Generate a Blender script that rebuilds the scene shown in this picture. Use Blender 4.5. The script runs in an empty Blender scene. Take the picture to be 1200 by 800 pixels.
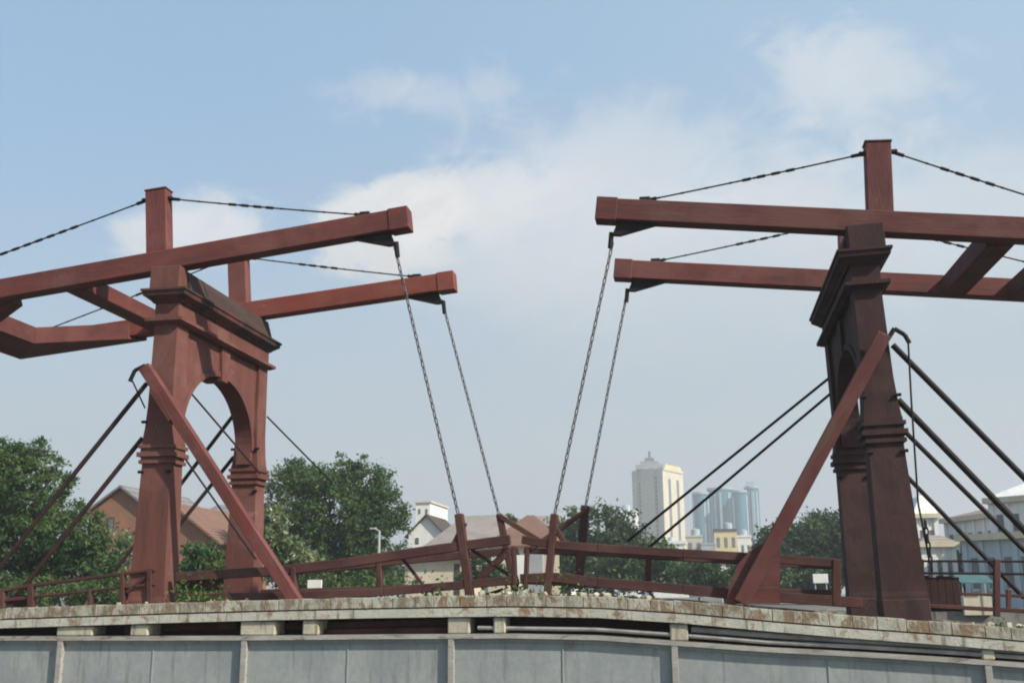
import bpy, bmesh, math, random
import numpy as np
from mathutils import Vector, Matrix
random.seed(7); rng = np.random.default_rng(11)
R = math.radians
scn = bpy.context.scene
COL = scn.collection

# ------------------------------------------------------------------ camera
CAM = Vector((8.8325, -16.97, 0.1385)); YAW, PIT, ROL, F = -0.1689, 0.2335, -0.0064, 1249.7
fw = Vector((math.sin(YAW)*math.cos(PIT), math.cos(YAW)*math.cos(PIT), math.sin(PIT)))
rt = Vector((math.cos(YAW), -math.sin(YAW), 0)); up = rt.cross(fw)
r2 = rt*math.cos(ROL) + up*math.sin(ROL); u2 = -rt*math.sin(ROL) + up*math.cos(ROL)
def at(px, py, y):
    """point of the vertical plane Y=y seen at photo pixel (px,py)"""
    d = fw*F + r2*(px-600) - u2*(py-400)
    return CAM + d*((y-CAM.y)/d.y)
cd = bpy.data.cameras.new('camera'); co = bpy.data.objects.new('camera', cd); COL.objects.link(co)
cd.sensor_width = 36; cd.lens = 36*F/1200; cd.clip_start = .1; cd.clip_end = 20000
m = Matrix((r2, u2, -fw)).transposed().to_4x4(); m.translation = CAM
co.matrix_world = m; scn.camera = co
scn.render.resolution_x = 1024; scn.render.resolution_y = 682

# ------------------------------------------------------------------ node helpers
class N:
    def __init__(s, nt): s.nt = nt; s.n = nt.nodes; s.l = nt.links
    def add(s, t, **k):
        n = s.n.new(t)
        for a, v in k.items(): setattr(n, a, v)
        return n
    def put(s, sock, v):
        if hasattr(v, 'links') or isinstance(v, bpy.types.NodeSocket): s.l.new(v, sock)
        else: sock.default_value = v
    def math(s, op, a, b=0.0, c=None, clamp=False):
        n = s.add('ShaderNodeMath', operation=op, use_clamp=clamp)
        s.put(n.inputs[0], a); s.put(n.inputs[1], b)
        if c is not None: s.put(n.inputs[2], c)
        return n.outputs[0]
    def mix(s, f, a, b, mode='MIX'):
        n = s.add('ShaderNodeMix', data_type='RGBA', blend_type=mode)
        s.put(n.inputs[0], f); s.put(n.inputs[6], a); s.put(n.inputs[7], b); return n.outputs[2]
    def ramp(s, v, lo, hi, a=0., b=1.):
        n = s.add('ShaderNodeMapRange', interpolation_type='SMOOTHSTEP')
        s.put(n.inputs[0], v); n.inputs[1].default_value = lo; n.inputs[2].default_value = hi
        n.inputs[3].default_value = a; n.inputs[4].default_value = b; return n.outputs[0]
    def noise(s, vec, scale, detail=4, rough=.55, dist=0.):
        n = s.add('ShaderNodeTexNoise'); s.l.new(vec, n.inputs['Vector'])
        n.inputs['Scale'].default_value = scale; n.inputs['Detail'].default_value = detail
        n.inputs['Roughness'].default_value = rough; n.inputs['Distortion'].default_value = dist
        return n.outputs['Fac']
    def mapping(s, vec, sc):
        n = s.add('ShaderNodeMapping'); s.l.new(vec, n.inputs[0]); n.inputs['Scale'].default_value = sc
        return n.outputs[0]
def c4(c): return (c[0], c[1], c[2], 1)

def material(name, col, rough=.75, var=None, stain=None, stain_lo=.55, stain_hi=.75, stretch=(1, 1, 1), scale=3.,
             bump=.25, bscale=18., coord='Object', spec=.25, metal=0., stain_scale=None, tint=0., streak=None, fade=None):
    mt = bpy.data.materials.new(name); mt.use_nodes = True; g = N(mt.node_tree)
    b = g.n['Principled BSDF']
    tc = g.add('ShaderNodeNewGeometry').outputs['Position'] if coord == 'World' else g.add('ShaderNodeTexCoord').outputs[coord]
    v = g.mapping(tc, stretch)
    var = var or tuple(x*.7 for x in col)
    c = g.mix(g.ramp(g.noise(v, scale, 6, .6), .35, .68), c4(col), c4(var))
    fine = g.noise(v, scale*9, 3, .6)
    c = g.mix(g.ramp(fine, .3, .8, 0., .35), c, c4(tuple(x*.6 for x in col)))
    if stain:
        st = g.noise(v, stain_scale or scale*1.7, 7, .68, .6)
        c = g.mix(g.ramp(st, stain_lo, stain_hi, 0, .9), c, c4(stain))
    if fade:
        gp_ = g.add('ShaderNodeNewGeometry').outputs['Position']
        fn = g.noise(gp_, .9, 6, .65, .4); c = g.mix(g.ramp(fn, .44, .66, 0, .75), c, c4(fade))
        ch = g.noise(gp_, 7., 6, .7, .8); c = g.mix(g.ramp(ch, .64, .72, 0, .8), c, c4(tuple(min(1, x*1.5+.02) for x in fade)))
    if streak:
        sn = g.noise(g.mapping(tc, (5, 5, .55)), 1.7, 5, .6)
        c = g.mix(g.ramp(sn, .54, .68, 0, .8), c, c4(streak))
    if tint:
        rn = g.add('ShaderNodeObjectInfo').outputs['Random']
        c = g.mix(g.math('MULTIPLY', rn, tint), c, c4(tuple(x*.55 for x in var)))
    g.l.new(c, b.inputs['Base Color'])
    b.inputs['Roughness'].default_value = rough; b.inputs['Specular IOR Level'].default_value = spec
    b.inputs['Metallic'].default_value = metal
    if bump:
        bn = g.add('ShaderNodeBump'); bn.inputs['Strength'].default_value = bump; bn.inputs['Distance'].default_value = .02
        g.l.new(g.noise(v, bscale, 5, .6), bn.inputs['Height']); g.l.new(bn.outputs[0], b.inputs['Normal'])
    return mt

M = {}
M['beam'] = material('painted_beam', (.145, .037, .030), .72, (.10, .031, .028), (.060, .034, .029), .50, .70, (.35, 3, 3), 1.6, .35, 10, spec=.3, fade=(.165, .062, .054))
M['beam_bright'] = material('fresh_red_beam', (.215, .046, .028), .68, (.15, .038, .027), (.11, .045, .035), .58, .76, (.35, 3, 3), 1.6, .35, 10, spec=.3, fade=(.20, .07, .05))
M['beam_old'] = material('weathered_red_beam', (.112, .033, .029), .78, (.08, .028, .026), (.095, .066, .045), .50, .68, (.35, 3, 3), 1.4, .4, 10, fade=(.125, .052, .046))
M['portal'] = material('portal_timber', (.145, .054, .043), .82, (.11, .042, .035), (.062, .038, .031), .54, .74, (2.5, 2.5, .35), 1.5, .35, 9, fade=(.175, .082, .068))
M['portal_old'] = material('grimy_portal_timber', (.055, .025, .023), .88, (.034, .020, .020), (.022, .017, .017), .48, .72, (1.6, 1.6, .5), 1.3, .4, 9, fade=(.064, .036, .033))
M['dark_board'] = material('dark_boards', (.045, .022, .020), .9, (.03, .018, .017), scale=3)
M['roofboard'] = material('grey_weathered_board', (.070, .040, .033), .88, (.042, .028, .025), (.075, .046, .037), .62, .8, (2, .4, 2), 2.5, .5, 12)
M['cornice'] = material('weathered_cornice', (.115, .042, .034), .85, (.055, .034, .029), (.035, .026, .023), .44, .56, (1.2, 1.2, 1.2), 1.1, .45, 9)
M['dark_iron'] = material('dark_iron', (.012, .010, .010), .7, (.022, .015, .014), scale=6, spec=.2)
M['chain'] = material('chain_steel', (.10, .088, .085), .6, (.07, .06, .058), scale=6, spec=.4)
M['rod'] = material('brown_stay_rod', (.030, .018, .017), .7, (.055, .026, .023), scale=5, spec=.2)
M['rail'] = material('oxide_red_rail', (.085, .032, .027), .85, (.058, .026, .023), (.035, .023, .02), .52, .7, (.5, 2, 2), 2.5, .35, 14, fade=(.10, .05, .042))
M['concrete'] = material('pale_edge_stone', (.50, .49, .41), .88, (.36, .355, .29), (.19, .115, .06), .42, .58, (1.6, 1, 1), 1.8, .8, 22, 'World', stain_scale=4.2, tint=.5, streak=(.14, .10, .07))
M['ledge'] = material('pale_ledge', (.50, .49, .42), .88, (.40, .395, .34), (.22, .135, .07), .50, .66, (1.2, 1, 1.4), 2.2, .5, 22, 'World', stain_scale=3.5, streak=(.16, .13, .10))
M['block'] = material('cream_bearing_block', (.48, .45, .34), .85, (.36, .34, .27), (.20, .17, .12), .54, .70, scale=3.5, bump=.4, coord='World', streak=(.18, .14, .10))
M['girder'] = material('grey_painted_steel', (.31, .33, .32), .6, (.24, .265, .27), (.17, .14, .11), .60, .76, (1.2, 1, .8), 1.3, .2, 12, spec=.3, streak=(.20, .20, .18))
M['flange'] = material('weathered_flange_steel', (.38, .37, .34), .65, (.28, .26, .23), (.10, .06, .045), .52, .68, (.5, 2, 2), 3.5, .3, 16)
M['pipe'] = material('grey_pipe', (.34, .33, .31), .6, (.22, .20, .19), scale=3)
M['deckwood'] = material('deck_planks', (.09, .055, .045), .85, (.05, .035, .03), scale=4, stretch=(4, .4, 1))
M['ground'] = material('dusty_ground', (.16, .15, .13), .95, (.11, .105, .09), scale=.15, bump=.2)
M['asphalt'] = material('asphalt', (.055, .055, .056), .9, (.04, .04, .042), scale=.6)
M['quay'] = material('quay_stone', (.24, .23, .21), .9, (.14, .135, .12), (.06, .07, .05), .5, .7, scale=.8)
M['bark'] = material('bark', (.10, .08, .06), .9, (.06, .05, .04), scale=5, bump=.6)
M['white_wall'] = material('white_plaster', (.80, .79, .74), .85, (.70, .69, .65), (.33, .31, .27), .6, .8, (1, 1, .4), .5, .1)
M['cream_wall'] = material('cream_plaster', (.62, .56, .42), .85, (.52, .46, .35), (.32, .28, .22), .62, .8, (1, 1, .4), .5, .1)
M['orange_wall'] = material('orange_brick', (.34, .17, .10), .9, (.27, .14, .085), (.17, .10, .06), .55, .75, scale=.9, bump=.3, bscale=6)
M['tile'] = material('orange_roof_tiles', (.25, .135, .092), .88, (.19, .115, .085), (.16, .10, .08), .55, .72, scale=.8, bump=.5, bscale=5)
M['tile_old'] = material('faded_roof_tiles', (.33, .29, .26), .9, (.25, .22, .195), (.28, .16, .12), .6, .8, scale=.6, bump=.5, bscale=5)
M['grey_roof'] = material('grey_roof_sheet', (.22, .22, .22), .8, (.15, .15, .155), scale=.7)
M['grey_wall'] = material('grey_plaster', (.34, .35, .36), .85, (.27, .28, .29), scale=.5, bump=.1)
M['dark_trim'] = material('dark_brown_trim', (.08, .06, .05), .8, scale=2)
M['window'] = material('dark_glass', (.10, .11, .12), .3, (.16, .17, .18), scale=.6, bump=0, spec=.6)
M['far_window'] = material('hotel_window', (.15, .155, .155), .35, (.20, .20, .19), scale=.1, bump=0, spec=.5)
M['hotel'] = material('hotel_plaster', (.60, .55, .42), .8, (.54, .50, .39), scale=.03, bump=0)
M['ochre'] = material('yellow_plaster', (.66, .54, .26), .8, (.58, .48, .26), scale=.1, bump=0)
M['teal_glass'] = material('teal_glass', (.045, .17, .21), .25, (.10, .24, .29), scale=.02, bump=0, spec=.7)
M['pale_panel'] = material('pale_blue_panel', (.40, .48, .50), .5, (.34, .42, .46), scale=.03, bump=0)
M['car_white'] = material('white_car_paint', (.72, .73, .74), .3, (.66, .67, .68), scale=1, bump=0, spec=.5)
M['rubber'] = material('tyre_rubber', (.025, .025, .026), .85, scale=6)
M['teal_cloth'] = material('teal_awning_cloth', (.05, .12, .12), .8, (.08, .15, .145), scale=2, bump=.1)
M['metal_pole'] = material('grey_pole_metal', (.42, .43, .42), .5, (.33, .34, .33), scale=4, bump=.05, spec=.5)
def courses(mt, freq, amt=.35):
    g = N(mt.node_tree); b = g.n['Principled BSDF']; lk = b.inputs['Base Color'].links[0]; src = lk.from_socket
    wv = g.add('ShaderNodeTexWave', wave_type='BANDS', bands_direction='Z'); g.l.new(g.add('ShaderNodeTexCoord').outputs['Object'], wv.inputs['Vector'])
    wv.inputs['Scale'].default_value = freq; wv.inputs['Distortion'].default_value = .6
    g.l.new(g.mix(g.math('MULTIPLY', wv.outputs['Fac'], amt), src, (.05, .035, .03, 1)), b.inputs['Base Color'])
courses(M['tile'], 1.6, .5); courses(M['tile_old'], 1.6, .4); courses(M['orange_wall'], 2.4, .35); courses(M['grey_roof'], .8, .35)
def leafmat(name, a, b, c):
    mt = bpy.data.materials.new(name); mt.use_nodes = True; g = N(mt.node_tree); bs = g.n['Principled BSDF']
    tc = g.add('ShaderNodeTexCoord').outputs['Object']
    at_ = g.add('ShaderNodeAttribute', attribute_name='tone').outputs['Fac']
    k = g.mix(g.ramp(g.noise(tc, .55, 4), .40, .60), c4(a), c4(b))
    k = g.mix(g.ramp(at_, .62, 1., 0., .85), k, c4(c))
    k = g.mix(g.ramp(at_, 0., .4, .3, 0.), k, c4(tuple(x*.5 for x in a)))
    g.l.new(k, bs.inputs['Base Color']); bs.inputs['Roughness'].default_value = .6
    bs.inputs['Specular IOR Level'].default_value = .3
    tr = g.add('ShaderNodeBsdfTranslucent'); g.l.new(k, tr.inputs[0])
    ms = g.add('ShaderNodeMixShader'); ms.inputs[0].default_value = .35
    g.l.new(bs.outputs[0], ms.inputs[1]); g.l.new(tr.outputs[0], ms.inputs[2])
    g.l.new(ms.outputs[0], g.n['Material Output'].inputs[0]); return mt
M['leaf'] = leafmat('leaf_green', (.038, .088, .026), (.080, .135, .036), (.14, .20, .07))
M['leaf_dark'] = leafmat('leaf_dark_green', (.034, .072, .028), (.062, .105, .036), (.10, .15, .06))
M['leaf_light'] = leafmat('leaf_light_green', (.10, .15, .06), (.20, .23, .12), (.50, .52, .40))
# ------------------------------------------------------------------ object helpers
def link(o, parent=None, mw=None):
    COL.objects.link(o)
    if parent is not None:
        o.parent = parent
        p = parent; T = Matrix.Identity(4)
        T = WM[parent.name]
        o.matrix_parent_inverse = T.inverted()
    if mw is not None: o.matrix_basis = mw
    WM[o.name] = mw.copy() if mw is not None else Matrix.Identity(4)
    return o
WM = {}
def tag(o, label=None, cat=None, group=None, kind=None):
    if label: o['label'] = label
    if cat: o['category'] = cat
    if group: o['group'] = group
    if kind: o['kind'] = kind
    return o
def thing(name, loc, label, cat, group=None):
    o = bpy.data.objects.new(name, None); o.empty_display_size = .2
    link(o, None, Matrix.Translation(Vector(loc))); return tag(o, label, cat, group)
def mesh_obj(name, bm, mat, parent=None, mw=None, smooth=False):
    me = bpy.data.meshes.new(name); bm.normal_update(); bm.to_mesh(me); bm.free()
    me.materials.append(M[mat] if isinstance(mat, str) else mat)
    if smooth:
        for p in me.polygons: p.use_smooth = True
    return link(bpy.data.objects.new(name, me), parent, mw if mw is not None else Matrix.Identity(4))
def frame(p, q, roll_up=Vector((0, 0, 1))):
    p, q = Vector(p), Vector(q); x = (q-p).normalized()
    y = roll_up.cross(x)
    if y.length < 1e-4: y = Vector((0, 1, 0))
    y.normalize(); z = x.cross(y)
    mt = Matrix((x, y, z)).transposed().to_4x4(); mt.translation = p
    return mt, (q-p).length
def bm_box(bm, x0, x1, y0, y1, z0, z1, bev=0., mat=None):
    g = bmesh.ops.create_cube(bm, size=1)
    for v in g['verts']:
        v.co = Vector((x0+(v.co.x+.5)*(x1-x0), y0+(v.co.y+.5)*(y1-y0), z0+(v.co.z+.5)*(z1-z0)))
        if mat is not None: v.co = mat @ v.co
    if bev:
        es = list({e for v in g['verts'] for e in v.link_edges})
        bmesh.ops.bevel(bm, geom=es, offset=bev, segments=1, affect='EDGES')
def box(name, a, b, mat, parent=None, bev=.008):
    """axis aligned box between two corners, its own origin at the centre of its base"""
    x0, x1 = sorted((a[0], b[0])); y0, y1 = sorted((a[1], b[1])); z0, z1 = sorted((a[2], b[2]))
    c = Vector(((x0+x1)/2, (y0+y1)/2, z0)); bm = bmesh.new()
    bm_box(bm, x0-c.x, x1-c.x, y0-c.y, y1-c.y, 0, z1-z0, bev)
    return mesh_obj(name, bm, mat, parent, Matrix.Translation(c))
def bar(name, p, q, w, h, mat, parent=None, bev=.012, upv=Vector((0, 0, 1)), endblock=0.):
    mt, L = frame(p, q, upv); bm = bmesh.new()
    bm_box(bm, 0, L, -w/2, w/2, -h/2, h/2, bev)
    if endblock: bm_box(bm, L-endblock, L+.012, -w/2-.015, w/2+.015, -h/2-.015, h/2+.015, .01)
    return mesh_obj(name, bm, mat, parent, mt)
def bm_tube(bm, p, q, r, n=8, r1=None):
    mt, L = frame(p, q); r1 = r if r1 is None else r1
    A = [bm.verts.new(mt @ Vector((0, math.cos(2*math.pi*i/n)*r, math.sin(2*math.pi*i/n)*r))) for i in range(n)]
    B = [bm.verts.new(mt @ Vector((L, math.cos(2*math.pi*i/n)*r1, math.sin(2*math.pi*i/n)*r1))) for i in range(n)]
    for i in range(n): bm.faces.new((A[i], A[(i+1) % n], B[(i+1) % n], B[i]))
    bm.faces.new(A[::-1]); bm.faces.new(B)
def rod(name, p, q, r, mat, parent=None, n=8):
    bm = bmesh.new(); bm_tube(bm, p, q, r, n); return mesh_obj(name, bm, mat, parent)
def path_tube(name, pts, r, mat, parent=None, n=8):
    bm = bmesh.new()
    for a, b in zip(pts, pts[1:]): bm_tube(bm, a, b, r, n)
    return mesh_obj(name, bm, mat, parent)
def bm_link(bm, mt, L, wd, r, n=10, k=5):
    """one oval chain link along local x"""
    ring = []
    for i in range(n):
        a = 2*math.pi*i/n; c = Vector((math.copysign(abs(math.cos(a))**.7, math.cos(a))*L/2, math.sin(a)*wd/2, 0))
        t = Vector((c.x/(L/2), c.y/(wd/2), 0)).normalized()
        ring.append([bm.verts.new(mt @ (c + t*math.cos(2*math.pi*j/k)*r + Vector((0, 0, 1))*math.sin(2*math.pi*j/k)*r)) for j in range(k)])
    for i in range(n):
        A, B = ring[i], ring[(i+1) % n]
        for j in range(k): bm.faces.new((A[j], A[(j+1) % k], B[(j+1) % k], B[j]))
def chain(name, p, q, mat, parent, L=.15, wd=.050, r=.0115, sag=0.):
    mt, D = frame(p, q); bm = bmesh.new(); n = max(2, int(D/(L*.82))); s = D/n
    for i in range(n):
        t = (i+.5)/n
        m2 = mt @ Matrix.Translation((t*D, 0, -sag*4*t*(1-t))) @ Matrix.Rotation((i % 2)*math.pi/2+.5, 4, 'X')
        bm_link(bm, m2, s*1.22, wd, r)
    return mesh_obj(name, bm, mat, parent)
def stay(name, p, q, parent, tb=(.35, .55), r=.014, sag=.012):
    """thin stay rod with a chain-like tensioner and shackles at its ends"""
    p, q = Vector(p), Vector(q); bm = bmesh.new(); pts = []
    for i in range(13):
        t = i/12; pts.append(p.lerp(q, t) - Vector((0, 0, sag*4*t*(1-t))))
    for a, b in zip(pts, pts[1:]): bm_tube(bm, a, b, r, 6)
    d = (q-p).normalized()
    for e, s in ((p, 1), (q, -1)): bm_tube(bm, e, e+d*s*.2, r*2.3, 8)
    L = (q-p).length
    t = tb[0]
    while t < tb[1]:
        k = t; c = p.lerp(q, k)-Vector((0, 0, sag*4*k*(1-k))); bm_tube(bm, c-d*.07, c+d*.07, r*1.9, 6); t += .24/L
    t = .05
    while t < .95:
        c = p.lerp(q, t)-Vector((0, 0, sag*4*t*(1-t))); bm_tube(bm, c-d*.02, c+d*.02, r*1.3, 6); t += .4/L
    return mesh_obj(name, bm, 'dark_iron', parent)
def sweep(name, prof, pts, mat, parent):
    """sweep an (y,z) profile along a polyline running in x (each point (x,z))"""
    bm = bmesh.new(); rows = [[bm.verts.new((x, y, z0+z)) for (y, z) in prof] for (x, z0) in pts]; n = len(prof)
    for a, b in zip(rows, rows[1:]):
        for i in range(n): bm.faces.new((a[i], a[(i+1) % n], b[(i+1) % n], b[i]))
    bm.faces.new(rows[0][::-1]); bm.faces.new(rows[-1]); bmesh.ops.recalc_face_normals(bm, faces=bm.faces)
    return mesh_obj(name, bm, mat, parent)
def stack(bm, secs):
    """square sections (z,x0,x1,y0,y1) lofted upward"""
    rows = [[bm.verts.new(c) for c in ((a, c0, z), (b, c0, z), (b, d, z), (a, d, z))] for (z, a, b, c0, d) in secs]
    for A, B in zip(rows, rows[1:]):
        for i in range(4): bm.faces.new((A[i], A[(i+1) % 4], B[(i+1) % 4], B[i]))
    bm.faces.new(rows[0][::-1]); bm.faces.new(rows[-1])

# ------------------------------------------------------------------ sky, sun
SUN_AZ = R(115); SUN_EL = R(38)      # azimuth clockwise from +Y
sv = Vector((math.sin(SUN_AZ)*math.cos(SUN_EL), math.cos(SUN_AZ)*math.cos(SUN_EL), math.sin(SUN_EL)))
sl = bpy.data.lights.new('sun', 'SUN'); so = bpy.data.objects.new('sun', sl); COL.objects.link(so)
sl.energy = 4.2; sl.angle = R(1.0); sl.color = (1, .92, .80)
so.rotation_euler = (-sv).to_track_quat('-Z', 'Y').to_euler(); so.location = (20, -30, 30)
w = bpy.data.worlds.new('World'); scn.world = w; w.use_nodes = True
g = N(w.node_tree); bg = g.n['Background']
sky = g.add('ShaderNodeTexSky'); sky.sky_type = 'NISHITA'; sky.sun_disc = False
sky.sun_elevation = SUN_EL; sky.sun_rotation = SUN_AZ; sky.dust_density = 2.5; sky.air_density = 1.0; sky.ozone_density = 1.5
tc = g.add('ShaderNodeTexCoord').outputs['Generated']
sp = g.add('ShaderNodeSeparateXYZ'); g.l.new(tc, sp.inputs[0]); X, Y, Z = sp.outputs
yy = g.math('MAXIMUM', g.math('ABSOLUTE', Y), .12)
U = g.math('DIVIDE', X, yy); V = g.math('DIVIDE', Z, yy)
nz1 = g.noise(g.mapping(tc, (1, 1, 1.5)), 4.5, 12, .62, .5); nz2 = g.noise(g.mapping(tc, (1.0, 1, 1.5)), 16., 12, .66, .8)
wob = g.math('ADD', g.math('MULTIPLY', g.math('SUBTRACT', nz1, .5), 2.4), g.math('MULTIPLY', g.math('SUBTRACT', nz2, .5), 2.8))
def uv(px, py):
    d = fw*F + r2*(px-600) - u2*(py-400); return d.x/d.y, d.z/d.y
def blob(px, py, ax, ayu, ayd, wt, k=1.0, lo=.30, hi=.62):
    """soft sky-direction ellipse; ayu = half height above the centre, ayd below"""
    u, v = uv(px, py)
    du = g.math('DIVIDE', g.math('SUBTRACT', U, u), ax/F)
    dv = g.math('SUBTRACT', V, v)
    dvu = g.math('DIVIDE', g.math('MAXIMUM', dv, 0.), ayu/F); dvd = g.math('DIVIDE', g.math('MINIMUM', dv, 0.), ayd/F)
    q = g.math('ADD', g.math('MULTIPLY', du, du), g.math('ADD', g.math('MULTIPLY', dvu, dvu), g.math('MULTIPLY', dvd, dvd)))
    e = g.math('POWER', 2.718, g.math('MULTIPLY', q, -1.0))
    e = g.math('ADD', e, g.math('MULTIPLY', wob, k))
    # keep noise from making cloud far away from the blob
    e = g.math('MULTIPLY', e, g.ramp(q, 4.5, 1.4))
    return g.math('MULTIPLY', g.ramp(e, lo, hi), wt)
def union(a, b): return g.math('SUBTRACT', 1.0, g.math('MULTIPLY', g.math('SUBTRACT', 1.0, a), g.math('SUBTRACT', 1.0, b)))
CL = [blob(465, 250, 120, 58, 90, .90, .40, .30, .62), blob(560, 235, 120, 60, 100, .55, .45, .25, .85), blob(620, 300, 200, 130, 110, .50, .40, .10, .95),
      blob(215, 275, 125, 58, 60, .75, .45, .25, .70), blob(730, 190, 240, 80, 110, .45, .60, .15, 1.0),
      blob(425, 108, 95, 36, 45, .34, .75, .22, 1.0), blob(550, 112, 110, 50, 45, .34, .75, .22, 1.0),
      blob(1000, 85, 125, 75, 80, .55, .60, .18, 1.0), blob(1120, 260, 220, 80, 120, .40, .5, .1, .95),
      blob(945, 50, 70, 40, 40, .30, .8, .25, 1.1), blob(820, 300, 300, 110, 160, .35, .4, .05, .95)]
cm = CL[0]
for b_ in CL[1:]: cm = union(cm, b_)
# thin broken cloud in the rest of the sky
hi_ = g.math('MULTIPLY', g.ramp(nz1, .52, .75), g.math('MULTIPLY', g.ramp(V, .75, 1.1), .6)); cm = union(cm, hi_)
veil = g.ramp(V, .56, .0, .0, 1.)
pale = (2.35, 3.65, 5.0, 1); hazec = (3.30, 3.62, 3.74, 1)
base = g.mix(.62, sky.outputs[0], pale)
base = g.mix(g.math('MULTIPLY', g.ramp(U, -.55, .35), .40), base, (2.95, 4.0, 4.8, 1))
skyc = g.mix(g.math('MULTIPLY', veil, .97), base, hazec)
cloudc = g.mix(g.ramp(nz2, .35, .65), (5.45, 5.4, 5.3, 1), (4.7, 4.75, 4.8, 1))
cloudc = g.mix(g.ramp(V, .40, .14), cloudc, (3.55, 3.85, 3.95, 1))
fin = g.mix(cm, skyc, cloudc)
g.l.new(fin, bg.inputs[0]); bg.inputs[1].default_value = .105
scn.view_settings.view_transform = 'Standard'; scn.view_settings.look = 'None'
scn.view_settings.exposure = .65; scn.view_settings.gamma = 1

# ------------------------------------------------------------------ ground, canal
GZ = -.75
def sheet(name, x0, x1, y0, y1, z, mat):
    bm = bmesh.new(); bm.faces.new([bm.verts.new(c) for c in ((x0, y0, z), (x1, y0, z), (x1, y1, z), (x0, y1, z))])
    return tag(mesh_obj(name, bm, mat), kind='structure')
bm = bmesh.new()
vs = lambda *cs: [bm.verts.new(c) for c in cs]
for (x0, x1, y0, y1) in ((-1500, -8, -700, 1500), (23, 1500, -700, 1500), (-8, 23, 30, 1500), (-8, 23, -700, -60)):
    bm.faces.new(vs((x0, y0, GZ), (x1, y0, GZ), (x1, y1, GZ), (x0, y1, GZ)))
bmesh.ops.remove_doubles(bm, verts=bm.verts, dist=1e-4)
tag(mesh_obj('ground', bm, 'ground'), kind='structure')
wm = bpy.data.materials.new('canal_water'); wm.use_nodes = True; gg = N(wm.node_tree); b = gg.n['Principled BSDF']
b.inputs['Base Color'].default_value = (.05, .06, .04, 1); b.inputs['Roughness'].default_value = .12
t_ = gg.add('ShaderNodeTexCoord').outputs['Object']; bn = gg.add('ShaderNodeBump'); bn.inputs['Strength'].default_value = .3
gg.l.new(gg.noise(t_, 1.8, 4), bn.inputs['Height']); gg.l.new(bn.outputs[0], b.inputs['Normal']); M['water'] = wm
sheet('water', -8, 23, -60, 30, -3.0, 'water')
for nm, a, b_, lab in (('quay_wall', (-8.4, -60, -4), (-8, 30, GZ+.25), 'low grey stone quay wall along the left canal bank'),
                  ('quay_wall', (23, -60, -4), (23.4, 30, GZ+.25), 'low grey stone quay wall along the right canal bank'),
                  ('quay_wall', (-8, 30, -4), (23, 30.4, GZ+.25), 'low grey stone quay wall closing the canal beyond the bridge')):
    tag(box(nm, a, b_, 'quay', bev=.03), lab, 'quay wall', 'canal quay walls')
sheet('road', -1500, -12.5, 33, 40, GZ+.004, 'asphalt'); 

# ------------------------------------------------------------------ the bridge span
YK = -.80                                   # near face of the edge stones
kp = [(-60, 720), (0, 712.5), (100, 709), (200, 705.5), (300, 702.5), (400, 700), (500, 698), (600, 696.5), (700, 698), (800, 704), (900, 713), (1000, 721), (1100, 728), (1200, 736), (1290, 744)]
KT = [(at(x, y, YK).x, at(x, y, YK).z) for x, y in kp]
def ztop(x):
    for (a, za), (b, zb) in zip(KT, KT[1:]):
        if x <= b: return za+(zb-za)*(x-a)/(b-a)
    return KT[-1][1]
span = thing('bridge_span', (5.8, 1.8, -1), 'fixed bridge span with stained pale edge stones above a grey steel girder', 'bridge')
KH = .31
# edge stones: countable blocks, a part each, jittered a little
x = KT[0][0]; k = 0
while x < KT[-1][0]-.3:
    wd = .36+rng.uniform(-.08, .09); x1 = x+wd-rng.uniform(.004, .011)
    bm = bmesh.new(); j = rng.uniform(-.004, .004); dz = rng.uniform(-.010, .006); t0 = ztop(x)-x*0; t1 = ztop(x1)
    c = Vector(((x+x1)/2, YK, (t0+t1)/2))
    # upper tier, recessed groove, lower tier
    for (za, zb, yo) in ((-.165, dz, j+.01),):
        g8 = bmesh.ops.create_cube(bm, size=1)
        for v in g8['verts']:
            lx = x+(v.co.x+.5)*(x1-x); zt = t0+(t1-t0)*(v.co.x+.5)
            v.co = Vector((lx-c.x, (yo if v.co.y < 0 else .42), zt+(zb if v.co.z > 0 else za)-c.z))
        if yo < .04: bmesh.ops.bevel(bm, geom=list({e for v in g8['verts'] for e in v.link_edges}), offset=.006, segments=1, affect='EDGES')
    if k < 60: mesh_obj('edge_stone', bm, 'concrete', span, Matrix.Translation(c))
    else: bm.free()
    x += wd; k += 1
sweep('ledge', [(YK-.03, -KH), (-.36, -KH), (-.36, -.185), (YK-.03, -.185)], KT, 'ledge', span)
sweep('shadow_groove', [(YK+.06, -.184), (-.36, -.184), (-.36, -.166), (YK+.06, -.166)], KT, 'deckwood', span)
# backing slab and timber deck behind the edge stones
sweep('deck_slab', [(-.62, -.30), (4.3, -.30), (4.3, -.06), (-.62, -.06)], KT, 'deckwood', span)
sweep('far_edge_beam', [(4.3, -.34), (4.55, -.34), (4.55, 0.0), (4.3, 0.0)], KT, 'concrete', span)
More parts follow.
